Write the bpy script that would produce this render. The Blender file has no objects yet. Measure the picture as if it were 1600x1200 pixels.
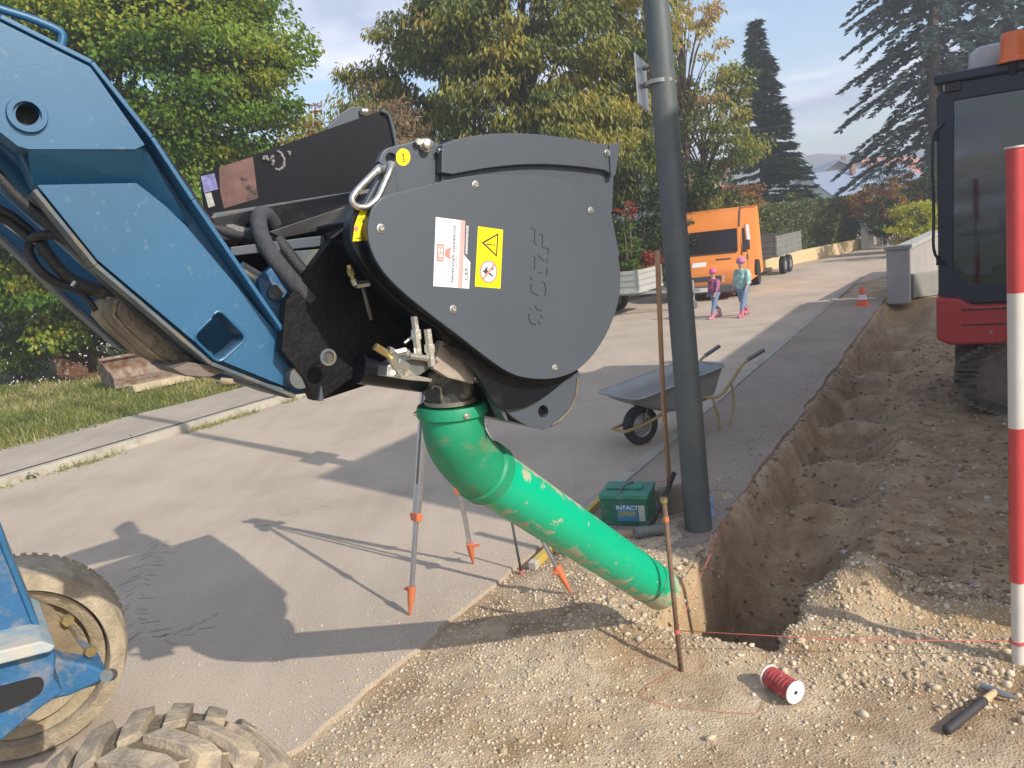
import bpy, bmesh, math, random
import numpy as np
from mathutils import Vector, Matrix, noise as mnoise
rad = math.radians
random.seed(7); RNG = np.random.default_rng(11)
SC = bpy.context.scene; COL = SC.collection

# ------------------------------------------------------------ camera
CAMH = 2.1; PITCH = 10.4; ROLL = 6.5; FPX = 1200.
def vec(*a): return np.array(a, float)
def cam_axes():
    p, r = rad(PITCH), rad(ROLL)
    f = vec(0, math.cos(p), -math.sin(p)); x = vec(1, 0, 0); u = np.cross(x, f)
    return f, x*math.cos(r)-u*math.sin(r), u*math.cos(r)+x*math.sin(r)
FW, RT, UP = cam_axes(); CO = vec(0, 0, CAMH)
cam = bpy.data.objects.new('camera', bpy.data.cameras.new('camera')); COL.objects.link(cam)
m = Matrix.Identity(4)
for i in range(3): m[i][0], m[i][1], m[i][2], m[i][3] = RT[i], UP[i], -FW[i], CO[i]
cam.matrix_world = m
cam.data.sensor_width = 36; cam.data.lens = 36*FPX/1600; cam.data.clip_start = .05; cam.data.clip_end = 3000
SC.camera = cam

# ------------------------------------------------------------ world + sun
SUN_AZ, SUN_EL = 46., 33.5          # light travels to the left-and-away (46 deg left of forward)
sdir = vec(-math.sin(rad(SUN_AZ))*math.cos(rad(SUN_EL)), math.cos(rad(SUN_AZ))*math.cos(rad(SUN_EL)), -math.sin(rad(SUN_EL)))
w = bpy.data.worlds.new("World"); SC.world = w; w.use_nodes = True
nt = w.node_tree; nt.nodes.clear()
def N(t, tp, **k):
    n = t.nodes.new(tp)
    for a, b in k.items():
        if hasattr(n, a): setattr(n, a, b)
        else: n.inputs[a].default_value = b
    return n
wo = N(nt, 'ShaderNodeOutputWorld'); bg = N(nt, 'ShaderNodeBackground'); bg.inputs[1].default_value = .15
sky = N(nt, 'ShaderNodeTexSky'); sky.sky_type = 'NISHITA'; sky.sun_disc = False
sky.sun_elevation = rad(SUN_EL)
sky.sun_rotation = math.atan2(-sdir[0], -sdir[1])    # bearing of the sun measured from +Y
sky.dust_density = 1.5; sky.air_density = 1.0
tc = N(nt, 'ShaderNodeTexCoord'); sp = N(nt, 'ShaderNodeSeparateXYZ'); nt.links.new(tc.outputs['Generated'], sp.inputs[0])
# project view direction on a cloud layer so clouds flatten near the horizon
za = N(nt, 'ShaderNodeMath', operation='ADD'); za.inputs[1].default_value = .16; nt.links.new(sp.outputs[2], za.inputs[0])
dv = N(nt, 'ShaderNodeVectorMath', operation='DIVIDE'); nt.links.new(tc.outputs['Generated'], dv.inputs[0])
cb = N(nt, 'ShaderNodeCombineXYZ')
for i in range(2): nt.links.new(za.outputs[0], cb.inputs[i])
cb.inputs[2].default_value = 1; nt.links.new(cb.outputs[0], dv.inputs[1])
nz = N(nt, 'ShaderNodeTexNoise'); nz.inputs['Scale'].default_value = 1.25; nz.inputs['Detail'].default_value = 7; nz.inputs['Roughness'].default_value = .52
mpp = N(nt, 'ShaderNodeMapping'); mpp.inputs['Location'].default_value = (3.1, 7.4, 0); mpp.inputs['Scale'].default_value = (.8, 1.3, .6)
nt.links.new(dv.outputs[0], mpp.inputs[0]); nt.links.new(mpp.outputs[0], nz.inputs['Vector'])
cr = N(nt, 'ShaderNodeValToRGB'); cr.color_ramp.elements[0].position = .47; cr.color_ramp.elements[1].position = .60
nt.links.new(nz.outputs[0], cr.inputs[0])
nz2 = N(nt, 'ShaderNodeTexNoise'); nz2.inputs['Scale'].default_value = 2.6; nz2.inputs['Detail'].default_value = 5
nt.links.new(dv.outputs[0], nz2.inputs['Vector'])
cc = N(nt, 'ShaderNodeValToRGB'); cc.color_ramp.elements[0].position = .38; cc.color_ramp.elements[1].position = .66
cc.color_ramp.elements[0].color = (2.6, 3.0, 4.0, 1); cc.color_ramp.elements[1].color = (5.4, 5.5, 6.2, 1)
nt.links.new(nz2.outputs[0], cc.inputs[0])
cf = N(nt, 'ShaderNodeMath', operation='MULTIPLY'); cf.inputs[1].default_value = .9; nt.links.new(cr.outputs[0], cf.inputs[0])
mx = N(nt, 'ShaderNodeMixRGB'); nt.links.new(cf.outputs[0], mx.inputs[0]); nt.links.new(sky.outputs[0], mx.inputs[1]); nt.links.new(cc.outputs[0], mx.inputs[2])
nt.links.new(mx.outputs[0], bg.inputs[0]); nt.links.new(bg.outputs[0], wo.inputs[0])
sl = bpy.data.lights.new('sun', 'SUN'); sl.energy = 3.6; sl.angle = rad(.5); sl.color = (1, .93, .82)
so = bpy.data.objects.new('sun', sl); COL.objects.link(so); so.location = (6, -6, 9)
so.rotation_euler = Vector(tuple(sdir)).to_track_quat('-Z', 'Y').to_euler()
SC.view_settings.view_transform = 'Standard'; SC.view_settings.look = 'None'
SC.view_settings.exposure = .60; SC.view_settings.gamma = 1
SC.cycles.use_denoising = True; SC.cycles.max_bounces = 6; SC.cycles.transparent_max_bounces = 8
SC.cycles.sample_clamp_indirect = 4

# ------------------------------------------------------------ geometry of the photograph
def ray(x, y): return FW + RT*(x-800)/FPX + UP*(600-y)/FPX
def gp(x, y, z=0.):
    d = ray(x, y); return CO + d*((z-CAMH)/d[2])
def dp(x, y, Y):
    d = ray(x, y); return CO + d*(Y/d[1])
HA = rad(36); HV = vec(math.cos(HA), math.sin(HA), 0); NV = vec(-HV[1], HV[0], 0); ZV = vec(0, 0, 1)
P0 = dp(848, 643, 2.58)
def pl(x, y, off):                    # point of the machine's side plane, off metres further inwards
    d = ray(x, y); return CO + d*(((P0+NV*off-CO)@NV)/(d@NV))
RA = rad(31); RS = vec(math.sin(RA), math.cos(RA), 0); RN = vec(math.cos(RA), -math.sin(RA), 0)
def sn(s, n, z=0.): return RS*s + RN*n + ZV*z      # road coordinates

# ------------------------------------------------------------ materials
def mat(name, col, rough=.6, metal=0., var=.15, vscale=6., bump=.0, bscale=60., dirt=None, dscale=4., dlo=.55, dhi=.65,
        spec=.5, coat=0., vcol=None, detail=6., dmax=1.):
    M = bpy.data.materials.new(name); M.use_nodes = True; t = M.node_tree; b = t.nodes['Principled BSDF']
    b.inputs['Roughness'].default_value = rough; b.inputs['Metallic'].default_value = metal
    b.inputs['Specular IOR Level'].default_value = spec; b.inputs['Coat Weight'].default_value = coat
    tc = N(t, 'ShaderNodeTexCoord'); co = tc.outputs['Object']
    n1 = N(t, 'ShaderNodeTexNoise', Scale=vscale, Detail=detail); t.links.new(co, n1.inputs['Vector'])
    mr = N(t, 'ShaderNodeMapRange'); mr.inputs[1].default_value = .25; mr.inputs[2].default_value = .75
    mr.inputs[3].default_value = 1-var; mr.inputs[4].default_value = 1+var; t.links.new(n1.outputs[0], mr.inputs[0])
    mul = N(t, 'ShaderNodeVectorMath', operation='SCALE'); mul.inputs[0].default_value = col[:3]; t.links.new(mr.outputs[0], mul.inputs['Scale'])
    out = mul.outputs[0]
    if vcol:
        r = N(t, 'ShaderNodeValToRGB'); els = r.color_ramp.elements
        while len(els) < len(vcol): els.new(.5)
        for e, (p, c) in zip(els, vcol): e.position = p; e.color = (*c, 1)
        at = N(t, 'ShaderNodeAttribute', attribute_name='tint'); t.links.new(at.outputs['Fac'], r.inputs[0])
        m2 = N(t, 'ShaderNodeVectorMath', operation='SCALE'); t.links.new(r.outputs[0], m2.inputs[0]); t.links.new(mr.outputs[0], m2.inputs['Scale']); out = m2.outputs[0]
    rr = None
    if dirt:
        n2 = N(t, 'ShaderNodeTexNoise', Scale=dscale, Detail=9., Roughness=.68); t.links.new(co, n2.inputs['Vector'])
        m3 = N(t, 'ShaderNodeMapRange'); m3.inputs[1].default_value = dlo; m3.inputs[2].default_value = dhi; m3.inputs[4].default_value = dmax; t.links.new(n2.outputs[0], m3.inputs[0])
        mm = N(t, 'ShaderNodeMixRGB'); t.links.new(m3.outputs[0], mm.inputs[0]); t.links.new(out, mm.inputs[1]); mm.inputs[2].default_value = (*dirt, 1); out = mm.outputs[0]
        m4 = N(t, 'ShaderNodeMapRange'); m4.inputs[3].default_value = rough; m4.inputs[4].default_value = .9; t.links.new(m3.outputs[0], m4.inputs[0]); t.links.new(m4.outputs[0], b.inputs['Roughness'])
    t.links.new(out, b.inputs['Base Color'])
    if bump:
        n3 = N(t, 'ShaderNodeTexNoise', Scale=bscale, Detail=8.); t.links.new(co, n3.inputs['Vector'])
        bp = N(t, 'ShaderNodeBump', Strength=bump, Distance=.02); t.links.new(n3.outputs[0], bp.inputs['Height']); t.links.new(bp.outputs[0], b.inputs['Normal'])
    return M
def leafmat(name, ramp, trans=.35, rough=.5):
    M = mat(name, (1, 1, 1), rough=rough, var=.12, vscale=1.5, vcol=ramp, spec=.35); t = M.node_tree
    b = t.nodes['Principled BSDF']; o = t.nodes['Material Output']
    tr = N(t, 'ShaderNodeBsdfTranslucent'); mixs = N(t, 'ShaderNodeMixShader'); mixs.inputs[0].default_value = trans
    t.links.new(b.inputs['Base Color'].links[0].from_socket, tr.inputs[0]); t.links.new(b.outputs[0], mixs.inputs[1]); t.links.new(tr.outputs[0], mixs.inputs[2]); t.links.new(mixs.outputs[0], o.inputs[0])
    return M

# ------------------------------------------------------------ object helpers
def tag(o, label=None, cat=None, group=None, kind=None):
    if label: o['label'] = label
    if cat: o['category'] = cat
    if group: o['group'] = group
    if kind: o['kind'] = kind
    return o
ORG = {}
def thing(name, label, cat, loc, group=None):
    o = bpy.data.objects.new(name, None); COL.objects.link(o); o.location = tuple(loc); o.empty_display_size = .1
    ORG[o.name] = vec(*loc); return tag(o, label, cat, group)
def org(p):
    while p is not None and p.name not in ORG: p = p.parent
    return ORG[p.name] if p is not None else vec(0, 0, 0)
def link(name, me, material=None, parent=None, smooth=False, bevel=0., seg=2):
    o = bpy.data.objects.new(name, me); COL.objects.link(o)
    if parent is not None: o.parent = parent
    if material is not None and not me.materials: me.materials.append(material)
    if smooth: me.polygons.foreach_set('use_smooth', [True]*len(me.polygons))
    if bevel:
        b = o.modifiers.new('bevel', 'BEVEL'); b.width = bevel; b.segments = seg; b.limit_method = 'ANGLE'; b.angle_limit = rad(35)
        if not smooth:
            me.polygons.foreach_set('use_smooth', [True]*len(me.polygons)); b.harden_normals = True
    return o
class MB:
    """collects shapes in world coordinates and links them as one mesh object"""
    def __init__(s): s.v = []; s.f = []; s.n = 0; s.t = []
    def add(s, V, F, tint=None):
        V = np.asarray(V, float); s.v.append(V); s.f += [tuple(i+s.n for i in f) for f in F]; s.n += len(V)
        s.t += [tint or 0.]*len(F)
        return s
    def box(s, c, size, ax=None):
        c = np.asarray(c, float); a = ax or (vec(1, 0, 0), vec(0, 1, 0), ZV); h = np.asarray(size)/2
        V = [c + a[0]*h[0]*i + a[1]*h[1]*j + a[2]*h[2]*k for i in (-1, 1) for j in (-1, 1) for k in (-1, 1)]
        return s.add(V, [(0, 1, 3, 2), (4, 6, 7, 5), (0, 4, 5, 1), (2, 3, 7, 6), (0, 2, 6, 4), (1, 5, 7, 3)])
    def bar(s, a, b, wd, ht=None, up=ZV):
        a = np.asarray(a, float); b = np.asarray(b, float); d = b-a; L = np.linalg.norm(d); d /= L
        x = np.cross(d, up); x /= np.linalg.norm(x); y = np.cross(x, d)
        return s.box((a+b)/2, (L, wd, ht or wd), (d, x, y))
    def tube(s, P, r, n=12, cap=True, rib=0, ribn=0):
        P = [np.asarray(p, float) for p in P]
        if ribn: P = resample(P, ribn)
        R = list(r) if hasattr(r, '__len__') else [r]*len(P)
        if ribn and hasattr(r, '__len__'): R = list(np.interp(np.linspace(0, 1, len(P)), np.linspace(0, 1, len(r)), r))
        if rib: R = [q*(1+(rib if i % 2 else 0)) for i, q in enumerate(R)]
        d = P[1]-P[0]; ref = ZV if abs(d[2]) < .9*np.linalg.norm(d) else vec(1, 0, 0)
        x = np.cross(d, ref); x /= np.linalg.norm(x); V = []
        for i, p in enumerate(P):
            d = P[min(i+1, len(P)-1)]-P[max(i-1, 0)]; d = d/np.linalg.norm(d)
            x = x-d*(x@d); x /= np.linalg.norm(x); y = np.cross(d, x)
            for k in range(n):
                a = 2*math.pi*k/n; V.append(p+(x*math.cos(a)+y*math.sin(a))*R[i])
        F = [(i*n+k, i*n+(k+1) % n, (i+1)*n+(k+1) % n, (i+1)*n+k) for i in range(len(P)-1) for k in range(n)]
        if cap: F += [tuple(range(n-1, -1, -1)), tuple((len(P)-1)*n+k for k in range(n))]
        return s.add(V, F)
    def lathe(s, c, ax, prof, n=32, closed=False):
        """prof: (distance along axis, radius)"""
        c = np.asarray(c, float); ax = np.asarray(ax, float); ax = ax/np.linalg.norm(ax)
        ref = ZV if abs(ax[2]) < .9 else vec(1, 0, 0); x = np.cross(ax, ref); x /= np.linalg.norm(x); y = np.cross(ax, x)
        V = [c+ax*d+(x*math.cos(2*math.pi*k/n)+y*math.sin(2*math.pi*k/n))*max(r, 1e-4) for d, r in prof for k in range(n)]
        m_ = len(prof); F = [(i*n+k, i*n+(k+1) % n, ((i+1) % m_)*n+(k+1) % n, ((i+1) % m_)*n+k) for i in range(m_ if closed else m_-1) for k in range(n)]
        if not closed: F += [tuple(range(n-1, -1, -1)), tuple((m_-1)*n+k for k in range(n))]
        return s.add(V, F)
    def build(s, name, material, parent=None, smooth=False, bevel=0., recalc=True, weld=False, kids=None):
        me = bpy.data.meshes.new(name); V = np.concatenate(s.v)-org(parent)
        me.from_pydata(V.tolist(), [], s.f)
        if recalc:
            bm = bmesh.new(); bm.from_mesh(me); bmesh.ops.recalc_face_normals(bm, faces=bm.faces); bm.to_mesh(me); bm.free()
        me.materials.append(material)
        if smooth == 'auto':
            o = link(name, me, None, parent, True, bevel)
            me.set_sharp_from_angle(angle=rad(38)); return o
        return link(name, me, None, parent, smooth, bevel)
def resample(P, n):
    P = np.array(P); 
    # catmull-rom through the points
    Q = [2*P[0]-P[1], *P, 2*P[-1]-P[-2]]; out = []
    for t in np.linspace(0, len(P)-1-1e-6, n):
        i = int(t); u = t-i; a, b, c, d = Q[i], Q[i+1], Q[i+2], Q[i+3]
        out.append(.5*((2*b)+(-a+c)*u+(2*a-5*b+4*c-d)*u*u+(-a+3*b-3*c+d)*u**3))
    return out
def slab(name, P, back, material, parent=None, holes=(), bevel=.0, smooth=False):
    """plate with outline P (3d points in one plane) and thickness vector back"""
    o3 = org(parent); bm = bmesh.new(); loops = []
    for L in [P, *holes]:
        vs = [bm.verts.new(tuple(np.asarray(p)-o3)) for p in L]; loops.append(vs)
    if holes:
        es = [bm.edges.new((vs[i], vs[(i+1) % len(vs)])) for vs in loops for i in range(len(vs))]
        bmesh.ops.triangle_fill(bm, use_beauty=True, edges=es)
    else: bm.faces.new(loops[0])
    r = bmesh.ops.extrude_face_region(bm, geom=list(bm.faces))
    bmesh.ops.translate(bm, verts=[g for g in r['geom'] if isinstance(g, bmesh.types.BMVert)], vec=tuple(back))
    bmesh.ops.recalc_face_normals(bm, faces=bm.faces)
    me = bpy.data.meshes.new(name); bm.to_mesh(me); bm.free(); me.materials.append(material)
    o = link(name, me, None, parent, smooth, bevel)
    if holes and bevel: me.polygons.foreach_set('use_smooth', [False]*len(me.polygons)); o.modifiers['bevel'].harden_normals = False
    return o
def pslab(name, px, off, th, material, parent=None, holes=(), bevel=.004, smoothpx=0):
    if smoothpx: px = rounded(px, smoothpx)
    return slab(name, [pl(x, y, off) for x, y in px], NV*th, material, parent, [[pl(x, y, off) for x, y in h] for h in holes], bevel)
def rounded(px, r, k=4):
    out = []; n = len(px)
    for i in range(n):
        a, b, c = (np.array(px[j % n], float) for j in (i-1, i, i+1)); u = a-b; v = c-b
        ra = min(r, .45*np.linalg.norm(u)); rc = min(r, .45*np.linalg.norm(v)); p = b+u/np.linalg.norm(u)*ra; q = b+v/np.linalg.norm(v)*rc
        for t in np.linspace(0, 1, k): out.append(tuple((1-t)**2*p+2*t*(1-t)*b+t*t*q))
    return out
def spline(px, n):  # closed smooth outline through points
    P = np.array(px, float); m_ = len(P); out = []
    for t in np.linspace(0, m_, n, endpoint=False):
        i = int(t); u = t-i; a, b, c, d = P[i-1], P[i % m_], P[(i+1) % m_], P[(i+2) % m_]
        out.append(tuple(.5*((2*b)+(-a+c)*u+(2*a-5*b+4*c-d)*u*u+(-a+3*b-3*c+d)*u**3)))
    return out
def circ(cx, cy, rx, ry=None, n=20): return [(cx+rx*math.cos(2*math.pi*k/n), cy+(ry or rx)*math.sin(2*math.pi*k/n)) for k in range(n)]
def text(name, s, material, parent, O, ex, ey, size=1., ext=0.0, align='CENTER', lift=None):
    """writing: baseline along ex (metres per unit), up along ey"""
    cu = bpy.data.curves.new(name, 'FONT'); cu.body = s; cu.size = size; cu.align_x = align; cu.align_y = 'CENTER'; cu.resolution_u = 3
    t = bpy.data.objects.new('writing', cu); COL.objects.link(t); bpy.context.view_layer.update()
    me = bpy.data.meshes.new_from_object(t.evaluated_get(bpy.context.evaluated_depsgraph_get()))
    bpy.data.objects.remove(t); bpy.data.curves.remove(cu); o3 = org(parent); me.name = name
    for v in me.vertices:
        x, y = v.co[0], v.co[1]; v.co = tuple(O+ex*x+ey*y-o3)
    me.materials.clear(); me.materials.append(material)
    return link(name, me, None, parent)
def fbm(x, y, sc, oct=4, seed=0, z=0.):
    x = np.asarray(x, float); y = np.asarray(y, float); o = np.zeros(np.broadcast(x, y).shape); a = 1.; tot = 0
    for k in range(oct):
        rs = np.random.default_rng(seed*17+k); G = rs.random((256, 256)); u = x*sc+k*37.7; v = y*sc+k*11.3
        i = np.floor(u).astype(int); j = np.floor(v).astype(int); fu = u-i; fv = v-j; fu = fu*fu*(3-2*fu); fv = fv*fv*(3-2*fv)
        g = lambda p, q: G[p % 256, q % 256]
        o += a*((g(i, j)*(1-fu)+g(i+1, j)*fu)*(1-fv)+(g(i, j+1)*(1-fu)+g(i+1, j+1)*fu)*fv); tot += a; a *= .5; sc *= 2.03
    return o/tot-.5
def sst(a, b, x): t = np.clip((np.asarray(x, float)-a)/(b-a), 0, 1); return t*t*(3-2*t)

# ------------------------------------------------------------ ground
def gh(s, n):
    s = np.asarray(s, float); n = np.asarray(n, float); x = RS[0]*s+RN[0]*n; y = RS[1]*s+RN[1]*n
    base = -.03+0*s
    soil = sst(-2.6, -2.3, n)
    base += soil*(.012+.05*fbm(x, y, 1.3, 4, 1)+.022*fbm(x, y, 9, 3, 2))
    base += soil*.035*np.exp(-((n+1.75)**2)/.5)*(s < 6)
    # trench along the pavement
    edge = -1.46+.09*fbm(s, 0*s, 2.2, 4, 3)+.09*fbm(x, y, 11, 3, 8)
    fade = 1-sst(16.8, 18.6, s)
    tr = sst(edge, edge+.24, n)*(1-sst(-1.05, -.25, n))*sst(4.05, 4.6, s)*fade
    wide = sst(-1.2, -.2, n)*sst(4.35, 5.4, s+.25*fbm(n, s, 1.5, 3, 5))*fade*(1-sst(3.5, 6, n))
    depth = .40+.12*fbm(x, y, 1.1, 3, 4)
    for sc_ in (5.35, 6.55, 7.9, 9.2, 10.6, 12.2, 13.8):
        depth = depth+.20*np.exp(-((s-sc_)/.30)**2-((n+1.02)/.26)**2)-.26*np.exp(-((s-sc_-.60)/.17)**2-((n+1.0)/.40)**2)
    base = base-np.maximum(tr*depth, wide*(.13+.10*fbm(x, y, .9, 4, 6)+.035*fbm(x, y, 6, 3, 9)))
    pe = edge+.02; pit = sst(pe, pe+.1, n)*(1-sst(-.95, -.72, n+.1*fbm(x, y, 4, 2, 7)))*sst(3.48, 3.62, s+.12*fbm(n, s, 3, 3, 15))*(1-sst(4.5, 5.4, s))
    base = base-pit*(.78+.15*fbm(x, y, 5, 3, 10))
    # heaps of excavated stone
    for (hs, hn, hh, r1, r2) in ((4.3, -.52, .22, .30, .22), (3.62, -.75, .085, .13, .35), (3.42, -1.2, .07, .1, .35), (4.0, .1, .05, .3, .5), (3.85, .45, .07, .16, .3), (3.35, -1.7, .06, .3, .3), (3.9, -1.9, .04, .5, .3)):
        base = base+hh*np.exp(-((s-hs)/r1)**2-((n-hn)/r2)**2)*(1+.7*fbm(x, y, 9, 3, 12))
    far = sst(9.2, 12, -n)
    base = base+far*(.12+.10*fbm(x, y, .6, 3, 13))
    return base
SG = np.concatenate([np.arange(-1, 7.5, .028), 7.5*1.0065**np.arange(1, 330)]); SG = SG[SG < 60]
NG = np.concatenate([np.arange(-26, -9, .5), np.arange(-9, -2.7, .7), np.arange(-2.7, 2.2, .03), 2.2*1.05**np.arange(1, 60)]); NG = NG[NG < 26]
S_, N_ = np.meshgrid(SG, NG, indexing='ij'); Z_ = gh(S_, N_)
V = np.stack([RS[0]*S_+RN[0]*N_, RS[1]*S_+RN[1]*N_, Z_], -1).reshape(-1, 3)
a, b = S_.shape; idx = np.arange(a*b).reshape(a, b)
F = np.stack([idx[:-1, :-1], idx[:-1, 1:], idx[1:, 1:], idx[1:, :-1]], -1).reshape(-1, 4)
def fastmesh(name, V, F, material, tint=None, smooth=False):
    me = bpy.data.meshes.new(name); F = np.asarray(F); k = F.shape[1]
    me.vertices.add(len(V)); me.vertices.foreach_set('co', np.asarray(V, np.float32).ravel())
    me.loops.add(F.size); me.loops.foreach_set('vertex_index', F.astype(np.int32).ravel())
    me.polygons.add(len(F)); me.polygons.foreach_set('loop_start', np.arange(0, F.size, k, dtype=np.int32))
    if smooth: me.polygons.foreach_set('use_smooth', np.ones(len(F), bool))
    if tint is not None:
        at = me.attributes.new('tint', 'FLOAT', 'FACE'); at.data.foreach_set('value', np.asarray(tint, np.float32))
    me.update(calc_edges=True); me.materials.append(material); return me

def soil_material():
    M = bpy.data.materials.new('soil'); M.use_nodes = True; t = M.node_tree; b = t.nodes['Principled BSDF']; b.inputs['Roughness'].default_value = .95; b.inputs['Specular IOR Level'].default_value = .15
    tc = N(t, 'ShaderNodeTexCoord'); co = tc.outputs['Object']
    def noise(sc, d=6., r=.6):
        n = N(t, 'ShaderNodeTexNoise', Scale=sc, Detail=d, Roughness=r); t.links.new(co, n.inputs['Vector']); return n.outputs[0]
    def ramp(src, stops):
        r = N(t, 'ShaderNodeValToRGB'); e = r.color_ramp.elements
        while len(e) < len(stops): e.new(.5)
        for q, (p, c) in zip(e, stops): q.position = p; q.color = (*c, 1)
        t.links.new(src, r.inputs[0]); return r.outputs[0]
    def mix(f, a_, b_):
        m_ = N(t, 'ShaderNodeMixRGB'); t.links.new(f, m_.inputs[0]); t.links.new(a_, m_.inputs[1]); t.links.new(b_, m_.inputs[2]); return m_.outputs[0]
    pale = ramp(noise(22., 8., .7), [(.3, (.38, .29, .185)), (.5, (.51, .405, .28)), (.7, (.62, .515, .38))])
    brown = ramp(noise(5., 9., .7), [(.32, (.21, .135, .078)), (.5, (.33, .225, .135)), (.68, (.45, .335, .21))])
    at = N(t, 'ShaderNodeAttribute', attribute_name='deep')
    base = mix(ramp(noise(1.6, 4.), [(.42, (0, 0, 0)), (.62, (1, 1, 1))]), pale, brown)
    base = mix(at.outputs['Fac'], base, brown)
    at2 = N(t, 'ShaderNodeAttribute', attribute_name='ochre')
    oc = N(t, 'ShaderNodeRGB'); oc.outputs[0].default_value = (.42, .27, .11, 1)
    base = mix(at2.outputs['Fac'], base, oc.outputs[0])
    at3 = N(t, 'ShaderNodeAttribute', attribute_name='grassy'); gr = ramp(noise(3., 6.), [(.35, (.07, .085, .025)), (.6, (.14, .13, .05))]); base = mix(at3.outputs['Fac'], base, gr)
    t.links.new(base, b.inputs['Base Color'])
    h1 = N(t, 'ShaderNodeTexVoronoi', Scale=85.); t.links.new(co, h1.inputs['Vector'])
    ad = N(t, 'ShaderNodeMath', operation='ADD'); t.links.new(h1.outputs[0], ad.inputs[0]); t.links.new(noise(70., 8., .7), ad.inputs[1])
    bp = N(t, 'ShaderNodeBump', Strength=.55, Distance=.012); t.links.new(ad.outputs[0], bp.inputs['Height']); t.links.new(bp.outputs[0], b.inputs['Normal'])
    return M
me = fastmesh('ground', V, F, soil_material(), smooth=True)
at = me.attributes.new('deep', 'FLOAT', 'POINT'); at.data.foreach_set('value', np.clip(sst(4.1, 4.6, S_)*sst(-1.5, -1.4, N_)*.85+sst(-.6, .8, N_)*.55, 0, 1).astype(np.float32).ravel())
oc = np.exp(-((S_-4.05)/.22)**2-((N_-.05)/.5)**2)*.8+np.exp(-((S_-3.95)/.5)**2-((N_+1.45)/.13)**2)*.6+np.exp(-((S_-18.3)/.8)**2-((N_+1.2)/.7)**2)*.9
at = me.attributes.new('grassy', 'FLOAT', 'POINT'); at.data.foreach_set('value', np.maximum(sst(10.9, 11.6, -N_), sst(8, 10, N_)).astype(np.float32).ravel())
at = me.attributes.new('ochre', 'FLOAT', 'POINT'); at.data.foreach_set('value', np.clip(oc, 0, 1).astype(np.float32).ravel())
tag(link('ground', me), kind='structure')

# wide sheet to the horizon (slightly below)
M_meadow = mat('meadow', (.09, .12, .04), .95, var=.35, vscale=.08, dirt=(.16, .14, .06), dscale=.05)
mb = MB(); mb.add([vec(-450, -60, -1.4), vec(-450, 560, -1.4), vec(650, 560, -1.4), vec(650, -60, -1.4)], [(0, 1, 2, 3)])
tag(mb.build('terrain', M_meadow), kind='structure')

# ------------------------------------------------------------ road, pavement, footpath, kerbs
def strip(L, R, z, nsub=1, zf=None):
    """sheet between two polylines of (s, n)"""
    V = []; F = []
    for (a_, b_) in zip(L, R):
        for k in range(nsub+1):
            q = np.array(a_)*(1-k/nsub)+np.array(b_)*k/nsub; V.append(sn(q[0], q[1], z))
    m_ = nsub+1
    for i in range(len(L)-1):
        for k in range(nsub): F.append((i*m_+k, i*m_+k+1, (i+1)*m_+k+1, (i+1)*m_+k))
    return V, F
def xy2sn(x, y): return (RS[0]*x+RS[1]*y, RN[0]*x+RN[1]*y)
left = [(-4, -9.55), (4, -9.52), (10, -9.35), (16, -9.1), (22, -8.6), xy2sn(7.6, 26.5), xy2sn(12.7, 31.0), xy2sn(16.9, 35.6), xy2sn(26, 44), xy2sn(44, 58)]
right = [(-4, -2.58), (4, -2.58), (10, -2.58), (16, -2.58), (22, -2.5), xy2sn(12.3, 22.6), xy2sn(16.5, 27.5), xy2sn(21, 32), xy2sn(31, 40), xy2sn(50, 52)]
def dens(P, k=6):
    out = []
    for a_, b_ in zip(P[:-1], P[1:]):
        for t in range(k): out.append(tuple(np.array(a_)*(1-t/k)+np.array(b_)*t/k))
    return out+[P[-1]]
left = dens(left); right = dens(right)
def asphalt(name, c, patch, lines=True):
    M = mat(name, c, .9, var=.17, vscale=.7, bump=.35, bscale=220., dirt=patch, dscale=1.1, dlo=.42, dhi=.72, spec=.2, dmax=.7); t = M.node_tree; b = t.nodes['Principled BSDF']
    tc = N(t, 'ShaderNodeTexCoord'); mp = N(t, 'ShaderNodeMapping'); mp.inputs['Rotation'].default_value = (0, 0, RA); mp.inputs['Scale'].default_value = (3.2, .22, 1)
    t.links.new(tc.outputs['Object'], mp.inputs[0]); n = N(t, 'ShaderNodeTexNoise', Scale=1.3, Detail=8., Roughness=.65); t.links.new(mp.outputs[0], n.inputs['Vector'])
    r = N(t, 'ShaderNodeMapRange'); r.inputs[1].default_value = .3; r.inputs[2].default_value = .7; r.inputs[3].default_value = .93; r.inputs[4].default_value = 1.05; t.links.new(n.outputs[0], r.inputs[0])
    g = N(t, 'ShaderNodeTexNoise', Scale=95., Detail=5.); t.links.new(tc.outputs['Object'], g.inputs['Vector'])
    r2 = N(t, 'ShaderNodeMapRange'); r2.inputs[1].default_value = .3; r2.inputs[2].default_value = .7; r2.inputs[3].default_value = .76; r2.inputs[4].default_value = 1.2; t.links.new(g.outputs[0], r2.inputs[0])
    mu = N(t, 'ShaderNodeMath', operation='MULTIPLY'); t.links.new(r.outputs[0], mu.inputs[0]); t.links.new(r2.outputs[0], mu.inputs[1])
    sc = N(t, 'ShaderNodeVectorMath', operation='SCALE'); src = b.inputs['Base Color'].links[0].from_socket; t.links.new(src, sc.inputs[0]); t.links.new(mu.outputs[0], sc.inputs['Scale']); t.links.new(sc.outputs[0], b.inputs['Base Color'])
    return M
M_road = asphalt('road asphalt', (.45, .372, .292), (.53, .445, .35))
V, F = strip(left, [(q[0], q[1]-.09) for q in right], 0, 1); mb = MB(); mb.add(V, F)
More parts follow.
